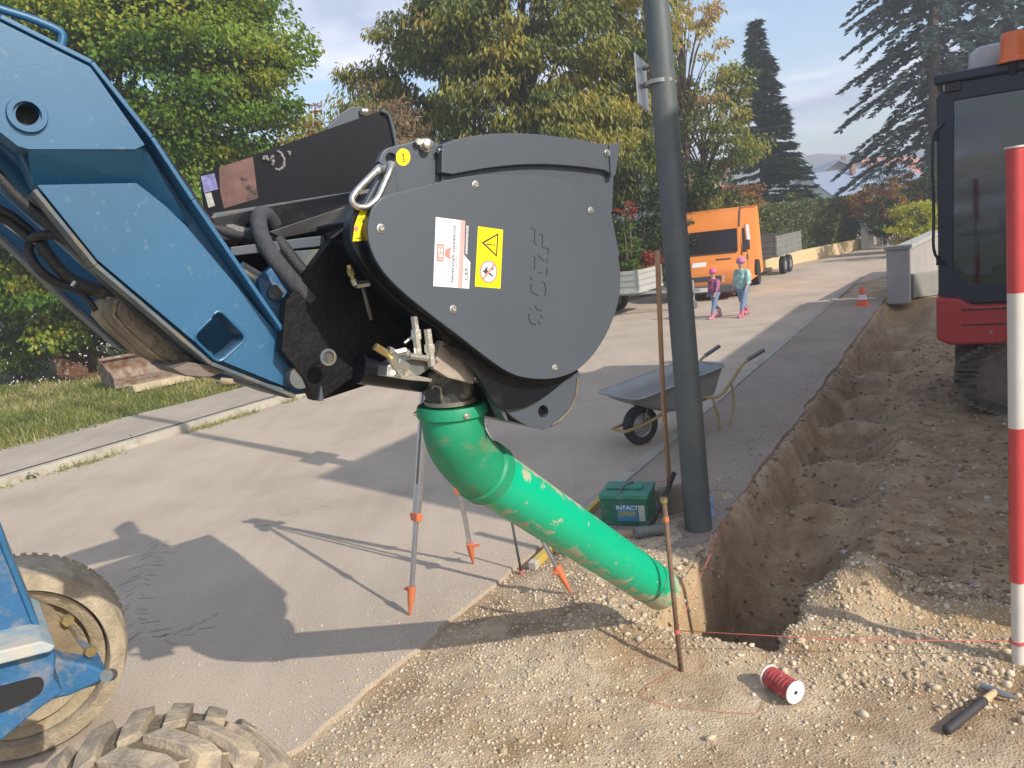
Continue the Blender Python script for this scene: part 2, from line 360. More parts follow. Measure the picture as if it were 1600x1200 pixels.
SS = list(np.arange(-.5, 6, .035))+[q[0] for q in right if q[0] > 6]; NN = [float(-2.58+(.05*fbm(s, 0, 1.7, 3, 51)+.05*fbm(s, 0, 9., 3, 52) if s < 5 else 0)) if s < 6 else None for s in SS]
rg = [(s, n if n is not None else q) for s, n, q in zip(SS, NN, [0]*(len(SS)-sum(1 for q in right if q[0] > 6))+[q[1] for q in right if q[0] > 6])]
V, F = strip([(s, (n-.09) if s > 6 else -2.67) for s, n in rg], rg, 0, 1); mb.add(V, F)
# skirt: the cut asphalt edge on the gravel side
E_ = [q for q in rg if q[0] < 30]; nE = len(E_)
mb.add([sn(q[0], q[1], 0) for q in E_]+[sn(q[0], q[1]+.004, -.12) for q in E_], [(i, i+1, nE+i+1, nE+i) for i in range(nE-1)])
tag(mb.build('road', M_road, recalc=False), kind='structure')
M_pave = asphalt('pavement asphalt', (.31, .25, .205), (.38, .31, .25))
# pavement with ragged end and edge
PL = []; PR = []
for s in np.concatenate([np.arange(4.62, 8, .07), np.arange(8, 19, .25)]):
    PL.append((s, -2.44)); PR.append((s, float(-1.47+.09*fbm(s, 0, 2.2, 4, 3)+.02*random.random())))
PL[0] = (4.75, -2.44); PR[0] = (4.55, -1.6)
mb = MB()
for z0, z1 in ((.022, .022),):
    V, F = strip(PL, PR, .022, 6); mb.add(V, F)
n_ = len(PL); mb.add([sn(*q, .022) for q in PR]+[sn(*q, -.05) for q in PR], [(i, i+1, n_+i+1, n_+i) for i in range(n_-1)])
mb.add([sn(*PL[0], .022), sn(*PR[0], .022), sn(*PR[0], -.06), sn(*PL[0], -.06)], [(0, 1, 2, 3)])
tag(mb.build('pavement', M_pave, recalc=False), kind='structure')
M_kerb = mat('kerb stone', (.36, .33, .28), .9, var=.2, vscale=3., bump=.4, bscale=60., dirt=(.22, .19, .14), dscale=2.5)
mb = MB(); s = 5.0
while s < 24:
    c = sn(s+.49, -2.51, -.035); mb.box(c, (.98, .12, .14+random.uniform(-.01, .006)), (RS, RN, ZV)); s += 1.0
tag(mb.build('kerb', M_kerb, bevel=.01), kind='structure')
# left kerb + footpath
kl = [q for q in left if q[0] < 30]
mb = MB()
for a_, b_ in zip(kl[:-1], kl[1:]):
    p, q = sn(a_[0], a_[1]-.07, .0), sn(b_[0], b_[1]-.07, .0); mb.bar(p+ZV*.02, q+ZV*.02, .14, .17)
tag(mb.build('kerb', mat('pale kerb', (.42, .38, .32), .9, var=.18, vscale=2., bump=.4, bscale=50., dirt=(.25, .21, .13), dscale=3., dlo=.5, dhi=.7), bevel=.01), kind='structure')
M_path = asphalt('footpath asphalt', (.40, .34, .28), (.46, .40, .32))
V, F = strip([(q[0], q[1]-1.75-.12*math.sin(q[0]*1.3)) for q in kl], [(q[0], q[1]-.14) for q in kl], .115, 2); mb = MB(); mb.add(V, F)
tag(mb.build('footpath', M_path, recalc=False), kind='structure')

# dusty tyre prints on the asphalt
M_print = mat('muddy tyre print', (.37, .31, .25), .9, var=.15, vscale=12., dirt=(.435, .368, .30), dscale=16., dlo=.40, dhi=.62)
def prints(path, wpx):
    P = [gp(x, y)[:2] for x, y in path]; P = [vec(p[0], p[1], .0022) for p in resample([vec(*p, 0) for p in P], 60)]; L = np.concatenate([[0], np.cumsum([np.linalg.norm(b-a) for a, b in zip(P[:-1], P[1:])])]); mb = MB(); s = 0.; i = 0
    while s < L[-1]-.05:
        q = np.array([np.interp(s, L, [p[k] for p in P]) for k in range(3)]); q2 = np.array([np.interp(s+.03, L, [p[k] for p in P]) for k in range(3)]); d = (q2-q)/np.linalg.norm(q2-q); n_ = vec(-d[1], d[0], 0); sd_ = 1 if i % 2 else -1; q[2] = .003
        if RNG.random() < .7:
            w_ = wpx*(.4+.8*RNG.random()); t_ = .022*(.6+.6*RNG.random()); mb.add([q+n_*sd_*.02*1, q+n_*sd_*.02+d*t_, q+n_*sd_*w_+d*(t_+.07), q+n_*sd_*w_+d*.06], [(0, 1, 2, 3)])
        s += .045; i += 1
    return mb
for k_, (pa, w_) in enumerate((([(255, 842), (222, 905), (208, 960), (236, 1000)], .13), ([(232, 1003), (300, 985), (372, 944)], .10), ([(395, 822), (450, 800), (515, 786)], .11))):
    tag(prints(pa, w_).build('tyre_prints', M_print, None, recalc=False), 'faint muddy tyre prints on the asphalt', 'prints', kind='structure')

# ============================================================ THE LOADER
M_blue = mat('blue paint', (.022, .112, .225), .38, var=.16, vscale=2., bump=.02, bscale=150., dirt=(.26, .31, .33), dscale=34., dlo=.60, dhi=.76, spec=.5, coat=.0, dmax=.5)
M_bluedirt = mat('dirty blue paint', (.025, .12, .26), .6, var=.2, vscale=6., bump=.2, bscale=60., dirt=(.30, .25, .18), dscale=9., dlo=.5, dhi=.68, dmax=.8)
M_steel = mat('edge steel', (.09, .12, .14), .55, .4, var=.3, vscale=12., dirt=(.24, .19, .13), dscale=18., dlo=.45, dhi=.7)
M_mud = mat('dried mud', (.34, .27, .18), .95, var=.35, vscale=9., bump=1., bscale=40., dirt=(.18, .14, .09), dscale=6., dlo=.45, dhi=.6)
M_rubber = mat('muddy tyre rubber', (.40, .33, .23), .95, var=.25, vscale=14., bump=.6, bscale=70., dirt=(.24, .19, .13), dscale=6., dlo=.48, dhi=.65, dmax=.8)
M_lug = mat('worn lug rubber', (.25, .21, .17), .85, var=.2, vscale=20., bump=.35, bscale=90., dirt=(.44, .36, .25), dscale=11., dlo=.42, dhi=.56, dmax=.9)
M_rim = mat('muddy rim', (.33, .265, .17), .9, var=.25, vscale=8., bump=.5, bscale=50., dirt=(.22, .15, .08), dscale=6.)
M_hose = mat('black hose', (.022, .022, .025), .55, var=.3, vscale=30., bump=.3, bscale=200., dirt=(.16, .13, .10), dscale=20., dlo=.6, dhi=.75)
M_chrome = mat('zinc', (.62, .60, .55), .32, .9, var=.15, vscale=30., bump=.1, bscale=90.)
M_brass = mat('brass fitting', (.48, .36, .16), .4, .8, var=.2, vscale=40.)
M_black = mat('black lacquer', (.007, .008, .011), .28, var=.3, vscale=8., bump=.05, bscale=80., dirt=(.10, .085, .07), dscale=5., dlo=.60, dhi=.85, spec=.35, dmax=.35)
M_matt_shade = mat('shaded matt black steel', (.006, .006, .007), .55, var=.5, vscale=8., bump=.2, bscale=60., dirt=(.04, .033, .028), dscale=6., dlo=.55, dhi=.8, spec=.2, dmax=.4)  # black paint, set darker so its colour carries the hitch plates' shade
M_anth = mat('anthracite lacquer', (.070, .083, .102), .40, var=.06, vscale=4., bump=.10, bscale=260., dirt=(.30, .29, .27), dscale=75., dlo=.67, dhi=.74, spec=.5, dmax=.6)
M_dark = mat('dark cut', (.012, .013, .015), .7)
M_weld = mat('weld', (.35, .33, .30), .45, .6, bump=.8, bscale=120.)
M_red = mat('red oxide', (.22, .05, .04), .7, var=.3, vscale=10.)

ld = thing('wheel_loader', 'blue compact wheel loader with lift arms reaching over muddy wheels at the left edge', 'loader', pl(100, 1100, .5)*vec(1, 1, 0))
OFF = .27
arm_out = [(-180, -70), (0, 28), (142, 99), (236, 216), (300, 312), (451, 531), (474, 562), (500, 612), (462, 617), (331, 565), (150, 412), (52, 288), (28, 236), (0, 214), (-60, 190), (-180, 170)]
hole = rounded([(342, 484), (384, 528), (341, 564), (302, 527)], 10)
hole0 = circ(43, 178, 21, 20)
def recess(off): pass
arm = pslab('lift_arm', arm_out, OFF+.075, .10, M_blue, ld, [hole, hole0], .006)
arm['label'] = 'near blue lift arm with a diamond shaped cut-out and a round pin eye'
pslab('arm_plate', [(-180, -60), (0, 34), (140, 104), (150, 117), (226, 226), (212, 233), (45, 233), (28, 228), (0, 206), (-60, 184), (-180, 165)], OFF-.03, .10, M_blue, arm, [circ(43, 178, 19, 18)], 0)
hole_b = rounded([(342, 484), (384, 528), (341, 564), (302, 527)], 9)
slab('arm_slope', [pl(45, 234, OFF-.028), pl(222, 233, OFF-.028), pl(222, 287, OFF+.06), pl(52, 288, OFF+.06)], NV*.03, M_blue, arm)
slab('arm_slope', [pl(222, 233, OFF-.02), pl(232, 240, OFF-.02), pl(296, 352, OFF+.06), pl(250, 316, OFF+.06), pl(215, 287, OFF+.06)], NV*.03, M_blue, arm)
pslab('arm_plate', [(58, 289), (213, 286), (254, 318), (288, 350), (444, 534), (466, 566), (488, 612), (460, 610), (334, 559), (152, 406)], OFF+.035, .043, M_blue, arm, [hole_b], .012)
# welded rim of the diamond hole, boss of the pin eye
mb = MB(); mb.tube([pl(x, y, OFF+.036) for x, y in [*rounded([(342, 482), (387, 528), (342, 568), (300, 527)], 12), (330, 497)]], .0045, 8); mb.build('weld_bead', M_blue, arm, 'auto')
mb = MB(); c = pl(43, 178, OFF-.042); rr = .038
mb.lathe(c, NV, [(0, rr*.80), (0, rr*1.12), (.004, rr*1.16), (.02, rr*1.2), (.02, rr*.80)], 40, closed=True); mb.build('pin_boss', M_blue, arm, 'auto')
mb = MB(); mb.lathe(c+NV*.06, NV, [(0, rr*.8), (.02, rr*.8)], 28); mb.build('pin', M_dark, arm)
# flanges along the arm edges
def rail(pts, off, wd, th, material, parent, name='flange'):
    mb = MB()
    for a_, b_ in zip(pts[:-1], pts[1:]):
        A, B = pl(*a_, off), pl(*b_, off); d = (B-A)/np.linalg.norm(B-A); n_ = np.cross(d, NV); mb.add([A-n_*th/2, A+n_*th/2, B+n_*th/2, B-n_*th/2, A-n_*th/2+NV*wd, A+n_*th/2+NV*wd, B+n_*th/2+NV*wd, B-n_*th/2+NV*wd], [(0, 1, 2, 3), (7, 6, 5, 4), (0, 4, 5, 1), (1, 5, 6, 2), (2, 6, 7, 3), (3, 7, 4, 0)])
    return mb.build(name, material, parent, bevel=.003)
rail([(-180, -68), (0, 25), (144, 97), (238, 215), (302, 312), (453, 531)], OFF-.012, .16, .013, M_blue, arm)
rail([(54, 296), (150, 414), (330, 568), (462, 620)], OFF-.010, .16, .012, M_steel, arm)
# tip pin at the lower end of the arm
mb = MB(); mb.lathe(pl(470, 590, OFF-.02), NV, [(0, .02), (0, .035), (.25, .035)], 28); mb.build('pin', M_steel, arm, 'auto')
# handrail on top of the arm
mb = MB(); mb.tube(resample([pl(-120, -25, OFF+.05), pl(0, 14, OFF+.05), pl(45, 28, OFF+.05), pl(82, 43, OFF+.05), pl(96, 52, OFF+.05), pl(98, 62, OFF+.05), pl(93, 80, OFF+.05)], 30), .0105, 12); mb.build('handrail', M_blue, ld, True)
# far arm
far = pslab('lift_arm', [(-200, -40), (60, 110), (220, 240), (420, 545), (440, 600), (345, 590), (190, 541), (120, 480), (-10, 356), (-60, 300), (-200, 250)], OFF+.62, .10, M_blue, ld)
rail([(-10, 358), (120, 482), (190, 543), (345, 592)], OFF+.60, .14, .012, M_steel, far)
# long dark tilt linkage rod lying between the arms, with blue cylinder
mb = MB(); mb.tube([pl(-60, 205, OFF+.22), pl(160, 408, OFF+.34), pl(232, 470, OFF+.36)], .052, 20); mb.build('lift_cylinder', M_blue, ld, 'auto')
mb = MB(); mb.tube([pl(-20, 320, OFF+.45), pl(60, 380, OFF+.45)], .018, 12); mb.build('cylinder_rod', M_chrome, ld, True)
# ribbed mud covered torque tube between the arms
sec = [(228, 462), (176, 460), (152, 474), (148, 482), (162, 520), (190, 541), (345, 574), (352, 566)]
A = [pl(x, y, OFF+.15) for x, y in [(246, 476), (214, 462), (188, 470), (184, 492), (200, 512), (250, 556), (318, 590), (352, 576)]]
slab('cross_tube', A, NV*.44, mat('caked dark mud', (.20, .155, .11), .95, var=.4, vscale=14., bump=1., bscale=50., dirt=(.09, .075, .06), dscale=9.), ld, bevel=.02)
mb = MB()
for k in range(26):
    o_ = NV*(.03+k*.0155); Q = [pl(x, y, OFF+.15)+o_ for x, y in [(214, 461), (186, 470), (181, 493), (199, 514), (249, 558), (318, 592)]]; mb.tube(Q, .0042, 6)
mb.build('mud_rib', M_mud, ld, True)
pslab('skid_plate', [(270, 576), (296, 566), (350, 574), (362, 578), (326, 590), (290, 588)], OFF+.02, .30, mat('muddy plate', (.16, .13, .11), .9, bump=.6, bscale=30.), ld, bevel=.004)
pslab('skid_plate', [(402, 594), (460, 612), (458, 622), (448, 622), (404, 606)], OFF+.03, .25, M_steel, ld, bevel=.003)
# hoses between the arms
def hose(px, r, ribs=0, n=60, parent=None, material=M_hose, name='hose', k=10):
    P = [pl(x, y, o_) for x, y, o_ in px]; mb = MB(); mb.tube(P, r, k, rib=ribs, ribn=n); return mb.build(name, material, parent or ld, True)
hose([(-30, 235, .36), (20, 300, .36), (90, 360, .36), (150, 420, .36), (230, 500, .36), (330, 575, .36)], .013, 0, 40)
hose([(-30, 335, .55), (10, 345, .55), (46, 372, .52), (60, 368, .45), (90, 370, .42), (140, 400, .42), (178, 430, .42), (200, 450, .45)], .0115, .14, 150)
hose([(48, 380, .52), (44, 392, .52), (60, 420, .5), (90, 442, .5), (130, 452, .5), (165, 462, .5)], .0125, .14, 130)
hose([(62, 378, .5), (78, 402, .5), (105, 432, .5), (140, 448, .48), (180, 456, .48)], .017, .04, 60)
hose([(-20, 318, .55), (20, 338, .55), (60, 375, .55), (66, 400, .55)], .012, 0, 30)
hose([(100, 445, .5), (130, 460, .5), (150, 485, .5)], .009, 0, 20)
mb = MB(); mb.tube([pl(164, 420, .40), pl(178, 431, .40)], .011, 8); mb.build('hose_fitting', M_chrome, ld); mb = MB(); mb.tube([pl(112, 447, .46), pl(118, 440, .46)], .006, 6); mb.build('hose_fitting', M_chrome, ld)
# hoses running over the arm to the attachment
hose([(236, 222, .36), (262, 268, .40), (296, 318, .42), (330, 352, .42), (368, 366, .40), (404, 368, .38)], .019, .03, 70)
hose([(250, 240, .40), (286, 290, .46), (322, 345, .46), (350, 368, .44), (404, 374, .40)], .016, .10, 120)
hose([(330, 345, .44), (352, 356, .42), (375, 364, .40), (402, 368, .39)], .0205, .08, 40, material=mat('grey wrap', (.17, .16, .15), .7, bump=.5, bscale=90.))
hose([(428, 352, .40), (414, 335, .36), (404, 342, .33), (410, 372, .30), (432, 408, .27), (462, 444, .26), (486, 470, .26)], .0255, .012, 60, material=mat('textile sleeve', (.055, .055, .065), .75, var=.3, vscale=60., bump=.5, bscale=300.))
hose([(432, 372, .32), (450, 396, .31), (478, 428, .30), (520, 445, .30), (570, 462, .30)], .022, .01, 50)
# tilt link, bracket with pin
mb = MB(); mb.tube([pl(374, 420, .42), pl(402, 436, .42)], .026, 16); mb.tube([pl(402, 436, .42), pl(424, 448, .42)], .018, 16); mb.build('tilt_cylinder', M_chrome, ld, 'auto')
pslab('link_bracket', [(404, 436), (430, 412), (452, 400), (470, 470), (440, 500), (440, 545), (414, 496)], .37, .05, M_bluedirt, ld, bevel=.005)
mb = MB(); mb.lathe(pl(431, 457, .355), NV, [(0, .019), (.0, .024), (.03, .024)], 24); mb.build('pin', M_steel, ld, 'auto')

# front frame, axle and wheels at lower left
M_hollow_shade = M_dark
def pbox(name, px, off, th, material, bevel=.008): return pslab(name, px, off, th, material, ld, bevel=bevel)
pbox('front_post', [(-120, 600), (-70, 700), (0, 825), (12, 862), (66, 1000), (60, 1010), (-10, 1034), (-120, 1060)], .42, .26, M_bluedirt)
pbox('front_post_edge', [(0, 815), (14, 858), (70, 997), (62, 1004), (6, 866), (-8, 826)], .408, .3, M_blue, .004)
pbox('axle_bracket', [(-120, 1062), (-20, 1030), (62, 1012), (84, 1016), (88, 1030), (84, 1058), (100, 1082), (60, 1110), (0, 1160), (-120, 1190)], .32, .34, M_bluedirt)
pbox('step_lip', [(-120, 1052), (-20, 1022), (66, 1002), (88, 1010), (80, 1019), (-20, 1044), (-120, 1072)], .27, .40, mat('scuffed pale blue paint', (.26, .36, .42), .6, var=.2, vscale=6., dirt=(.45, .42, .36), dscale=8., dlo=.45, dhi=.6), .006)
pslab('step_recess_shade', rounded([(-60, 1090), (0, 1074), (60, 1058), (70, 1064), (66, 1082), (40, 1098), (-20, 1122), (-60, 1130)], 8), .312, .03, M_hollow_shade, ld, bevel=0)  # dark slab on the bracket, painted shade of the step hollow
pslab('front_axle', [(70, 1020), (100, 1032), (140, 1038), (168, 1050), (172, 1060), (146, 1072), (110, 1088), (60, 1100)], .70, .25, M_bluedirt, ld, bevel=.02)
pslab('knuckle_plate', [(40, 928), (84, 952), (160, 1056), (156, 1070), (128, 1078), (104, 1052), (78, 1050), (50, 1010)], .78, .03, mat('brown plate', (.20, .15, .09), .8, var=.25, vscale=8., bump=.4, bscale=40.), ld, bevel=.006)
mb = MB(); mb.lathe(pl(105, 968, .77), -NV, [(0, .02), (.02, .018)], 6); mb.build('bolt', M_brass, ld)
mb = MB(); mb.lathe(pl(141, 1016, .77), -NV, [(0, .02), (.02, .018)], 6); mb.build('bolt', M_brass, ld)
mb = MB(); mb.tube([pl(166, 1056, .69), pl(174, 1054, .85)], .020, 16); mb.build('king_pin', M_steel, ld, 'auto')

def wheel(c, ax, R, W, tread, label):
    """c: centre, ax: unit axle vector from outer side to inner side"""
    g = bpy.data.objects.new('wheel', None); COL.objects.link(g); g.parent = ld; g['label'] = label
    mb = MB(); h = W/2
    prof = [(-h*.72, R*.56), (-h*.9, R*.60), (-h, R*.72), (-h*.98, R*.84), (-h*.86, R*.925), (-h*.5, R*.955), (0, R*.962), (h*.5, R*.955), (h*.86, R*.925), (h*.98, R*.84), (h, R*.72), (h*.9, R*.60), (h*.72, R*.56)]
    if not tread: prof = [p for p in prof if not (p[0] < 0 and p[1] < R*.8)]; prof = [(-h*.98, R*.78)]+prof[1:] if prof[0][1] > R*.8 else prof; prof += [(h*.70, R*.56), (h*.3, R*.70), (-h*.7, R*.76)]
    mb.lathe(c, ax, prof, 96, closed=not tread); x = np.cross(ax, ZV); x /= np.linalg.norm(x); y = np.cross(ax, x); y /= np.linalg.norm(y)
    P = lambda d, r, a: c+ax*d+(x*math.cos(a)+y*math.sin(a))*r
    nb = int(tread)
    for k in range(nb):
        for sd in (-1, 1):
            a0 = 2*math.pi*(k+(.5 if sd > 0 else 0))/nb; w_ = 2*math.pi/nb*.29; V = []
            # lug: from the centre line sweeping to the shoulder and down it
            path = [(.06, 0.), (.42, .10), (.80, .24), (1.02, .29), (1.06, .31)]; rr = [(R*.93, R*1.015), (R*.93, R*1.015), (R*.90, R*1.0), (R*.86, R*.97), (R*.80, R*.86)]
            for (q, sh), (ri, ro) in zip(path, rr):
                for r_, ww in ((ri, w_*1.15), (ro, w_*.9)):
                    V += [P(sd*h*q, r_, a0+sh*.75-ww), P(sd*h*q, r_, a0+sh*.75+ww)]
            F = []
            for i in range(len(path)-1):
                o_ = i*4; F += [(o_, o_+4, o_+5, o_+1), (o_+2, o_+3, o_+7, o_+6), (o_, o_+2, o_+6, o_+4), (o_+1, o_+5, o_+7, o_+3)]
            F += [(0, 1, 3, 2), (16, 18, 19, 17)]; mb.add(V, F)
    if not nb:
        for k in range(60): a0 = 2*math.pi*k/60; mb.bar(P(h*.55, R*.952, a0), P(h*.97, R*.915, a0), .022, .02, up=P(0, 1, a0)-c)
    if nb: mb.build('tread', M_lug, g, False, bevel=.007); mb = MB(); mb.lathe(c, ax, prof, 96)
    mb.build('tyre', M_rubber, g, 'auto', bevel=.0)
    if not tread: mb = MB(); mb.lathe(c, ax, [(-h*.75, R*.74), (-h*.6, R*.62), (-h*.1, R*.55), (h*.0, R*.2), (h*.5, R*.2), (h*.6, R*.77), (h*.1, R*.78)], 64, closed=True); mb.build('wheel_dish', M_rim, g, 'auto')
    mb = MB(); mb.lathe(c, ax, [(-h*.80, R*.575), (-h*.84, R*.60), (-h*.72, R*.565), (-h*.30, R*.50), (h*.1, R*.485), (h*.15, R*.12), (h*.05, R*.12), (h*.0, R*.47), (-h*.25, R*.47), (-h*.7, R*.53)], 64, closed=True)
    if tread: mb.lathe(c, ax, [(h*.82, R*.56), (h*.84, R*.60), (h*.7, R*.565), (h*.1, R*.53), (h*.1, R*.50), (h*.7, R*.53)], 64, closed=True)
    mb.build('rim', M_rim, g, 'auto')
    mb = MB()
    for k in range(8):
        a = 2*math.pi*k/8+.3; mb.lathe(P(h*.16, R*.32, a), ax, [(0, R*.03), (R*.04, R*.03)], 6); mb.lathe(P(-h*.06, R*.32, a), -ax, [(0, R*.03), (R*.04, R*.03)], 6)
    mb.lathe(c+ax*h*.1, ax, [(-h*.5, R*.2), (h*.7, R*.2), (h*.9, R*.12)], 24)
    mb.build('hub', M_rim, g, 'auto'); return g
WA = rad(42); wax = vec(-math.sin(WA), math.cos(WA), 0)
wheel(vec(-1.20, 2.0, .385), wax, .445, .37, 22, 'near muddy front wheel seen from above')
wax2 = vec(-math.sin(rad(30)), math.cos(rad(30)), 0)
wheel(vec(-2.46, 3.40, .45), wax2, .47, .36, 0, 'far front wheel with its hollow inner side showing')
# dried mud plate inside far wheel
cf_ = vec(-2.16, 3.36, .47)-wax2*.17

# ============================================================ THE MIXING BUCKET
bk = thing('mixing_bucket', 'black and anthracite hydraulic mixing bucket with curved chain cover, carried by the blue loader', 'bucket', pl(700, 620, .5))
# side plate with lug (upper left) and arc part
side = pslab('side_plate', [(592, 252), (598, 238), (606, 231), (640, 222), (664, 215), (686, 224), (692, 236), (960, 250), (957, 330), (900, 470), (760, 560), (640, 430), (575, 400), (556, 350), (568, 322), (600, 262)], .0, .025, M_anth, bk, [circ(611, 247, 8, 8)], .003)
# long arched guard on top
N1 = 22; t_ = np.linspace(0, 1, N1)
up_ = [(692+t*268, 226-(math.sin(math.pi*t**.8)*18+0*t)+4*t) for t in t_]
pslab('arched_guard', [(690, 270), (691, 232)]+up_+[(967, 232), (962, 262), (958, 274)]+[(958-t*262, 274-math.sin(math.pi*(t*.82+.10))*20+6*t) for t in t_[1:-1]], -.035, .03, M_anth, bk, bevel=.003)
rail([(690, 236)]+up_[1:]+[(966, 226)], -.035, .10, .007, M_anth, bk, 'guard_lip')
pslab('guard_end', [(952, 226), (970, 222), (962, 274), (955, 276)], -.042, .02, M_anth, bk, bevel=.002)
pslab('side_plate', [(690, 260), (760, 240), (860, 240), (956, 262), (955, 330), (968, 400), (900, 440), (690, 330)], -.012, .02, M_anth, bk, bevel=.002)
# chain cover: drop shaped box
cov = [(585, 322), (606, 305), (650, 294), (700, 281), (745, 274), (800, 274), (848, 276), (880, 284), (912, 306), (940, 340), (960, 380), (969, 420), (968, 462), (956, 504), (934, 545), (905, 576), (872, 590), (835, 592), (800, 584), (765, 562), (720, 527), (670, 489), (625, 452), (596, 420), (579, 386), (575, 352)]
cov = spline(cov, 130)
cover = pslab('chain_cover', cov, -.085, .012, M_anth, bk, bevel=.0025)
inner = [(x*.985+770*.015-4, y*.985+430*.015+4) for x, y in cov]
pslab('chain_case', inner, -.073, .075, M_black, bk, bevel=.002)
case2 = spline([(548, 352), (556, 325), (580, 318), (640, 300), (700, 330), (800, 420), (880, 560), (904, 580), (868, 596), (820, 598), (780, 588), (735, 560), (690, 520), (640, 486), (600, 452), (566, 410), (549, 380)], 90)
pslab('chain_case', case2, -.035, .05, M_black, bk, bevel=.004)
for (x, y) in ((595, 357), (743, 289), (923, 329), (708, 483), (867, 575)):
    mb = MB(); c = pl(x, y, -.085); mb.lathe(c, -NV, [(0, .0125), (.002, .0125), (.0025, .0095), (.006, .0088), (.0085, .006), (.0085, .003), (.005, .003)], 28); mb.build('bolt', M_chrome, cover, 'auto')
mb = MB(); c = pl(948, 239, -.035); mb.lathe(c, -NV, [(0, .013), (.004, .013), (.004, .010), (.011, .008)], 6*4); mb.build('bolt', M_chrome, bk, 'auto')
mb = MB(); c = pl(662, 228, .0); mb.lathe(c, -NV, [(0, .020), (.012, .020), (.012, .016), (.03, .016), (.034, .010)], 24); mb.build('bolt', M_chrome, bk, 'auto')
mb = MB(); c = pl(684, 236, -.02); mb.lathe(c, HV, [(0, .008), (.012, .008)], 6); mb.build('bolt', M_chrome, bk); mb = MB(); mb.lathe(pl(652, 222, -.01), -NV, [(0, .01), (.01, .01)], 6); mb.build('bolt', M_chrome, bk)

# writing and stickers on the cover; px quad -> plane coordinates
def frame(o, xdir, ydir, off, wx, wy):
    """o, o+xdir, o+ydir in px; returns origin and axes scaled so that units are fractions of the quad"""
    O = pl(*o, off); return O, pl(o[0]+xdir[0], o[1]+xdir[1], off)-O, pl(o[0]+ydir[0], o[1]+ydir[1], off)-O
M_white = mat('white vinyl', (.78, .79, .80), .45, var=.03); M_yel = mat('yellow vinyl', (.88, .70, .0), .5, var=.04)
M_pink = mat('faded red print', (.80, .22, .18), .6, var=.05); M_ink = mat('black ink', (.03, .03, .03), .6); M_grey = mat('grey ink', (.25, .26, .28), .6)
M_sal = mat('salmon stripe', (.85, .35, .32), .6, var=.05)
so_ = -.0856
st = pslab('sticker', [(681, 339), (727, 345), (725, 398), (735, 410), (733, 451), (677, 447)], so_, .0006, M_white, bk, bevel=0)
st['label'] = 'white sticker with a red emblem and rows of print'
pslab('red_stripe', [(720, 344.2), (727, 345.2), (722.5, 449.6), (715.5, 449.2)], so_-.0006, .0005, M_sal, st, bevel=0)
# text on the white sticker reads from bottom to top
def ptext(s, cx, cy, hpx, wpx, material, parent, off=so_-.0014, slant=(-4/108.)):
    """text centred at (cx,cy) reading upwards in the picture, hpx high, wpx long"""
    O = pl(cx, cy, off); ex = (pl(cx-slant*50*0+2.0, cy-50, off)-O)/50.; ey = (pl(cx-50, cy-4, off)-O)/50.
    t0 = text('print', s, material, parent, O, ex*1., ey*1., 1.)
    me = t0.data; L = np.array([v.co[:] for v in me.vertices])+org(parent)-O
    ue = ex/np.linalg.norm(ex); ve = ey/np.linalg.norm(ey); a_ = (L@ue)/np.linalg.norm(ex); b_ = (L@ve)/np.linalg.norm(ey)
    # solve non-orthogonal basis
    g = np.array([[ex@ex, ex@ey], [ex@ey, ey@ey]]); ab = np.linalg.solve(g, np.stack([L@ex, L@ey])); a_, b_ = ab
    sa = wpx/max(np.ptp(a_), 1e-6); sb = hpx/max(np.ptp(b_), 1e-6); a_ = (a_-(a_.max()+a_.min())/2)*sa; b_ = (b_-(b_.max()+b_.min())/2)*sb
    for v, p, q in zip(me.vertices, a_, b_): v.co = tuple(O+ex*p+ey*q-org(parent))
    return t0
pslab('emblem', [(683, 381), (694.5, 382), (693, 409), (682, 408)], so_-.0006, .0005, M_pink, st, [[(685, 384), (692.5, 384.8), (691.3, 406), (684.2, 405.2)]], bevel=0)
ptext('FH', 688.3, 395, 6.5, 18, M_pink, st)
pslab('emblem', [(697, 389), (705, 387), (706, 390), (703.5, 391), (703, 401), (705, 402.5), (704, 405), (696, 401), (695, 395)], so_-.0006, .0005, M_pink, st, bevel=0)
ptext('FIRMINGER-HARBACH', 709, 397, 4.2, 88, M_ink, st)
ptext('BAUMASCHINEN', 714, 397, 2.6, 42, M_grey, st)
ptext('CEF', 729, 428, 5.2, 20, M_ink, st)
pslab('white_print_strip', [(728.6, 352), (732.4, 352.5), (730.4, 398), (727.0, 397)], so_-.0002, .0004, mat('faded white print', (.42, .44, .46), .6, var=.6, vscale=260.), bk, bevel=0)
yl = pslab('sticker', [(747, 353.5), (786, 359), (782, 451), (742, 447.5)], so_, .0006, M_yel, bk, bevel=0)
yl['label'] = 'yellow warning sticker with a black triangle and a crossed out figure'
def pring(px, th_px, name, material, parent, off=so_-.0006):
    P = np.array(px, float); c = P.mean(0); inn = [tuple(c+(p-c)*(1-th_px/np.linalg.norm(p-c))) for p in P]
    return pslab(name, px, off, .0005, material, parent, [inn], bevel=0)
pring([(752.5, 379), (779, 364), (776.5, 401.5)], 4.2, 'warning_triangle', M_ink, yl)
pslab('exclamation_mark', [(760, 380.4), (770, 382), (769.8, 383.4), (760, 382.2)], so_-.0007, .0004, M_ink, yl, bevel=0)
pslab('exclamation_mark', circ(773, 382.7, 1.1, 1.2, 8), so_-.0007, .0004, M_ink, yl, bevel=0)
pslab('white_disc', circ(763.5, 424.5, 12.6, 16.2, 32), so_-.0006, .0005, M_white, yl, bevel=0)
pring(circ(763.5, 424.5, 14, 17.8, 32), 2.2, 'red_ring', M_pink, yl, so_-.0008)
pslab('pictogram', [(753.5, 423), (756, 422), (757.5, 424), (755.5, 425.5)], so_-.0010, .0003, M_ink, yl, bevel=0)
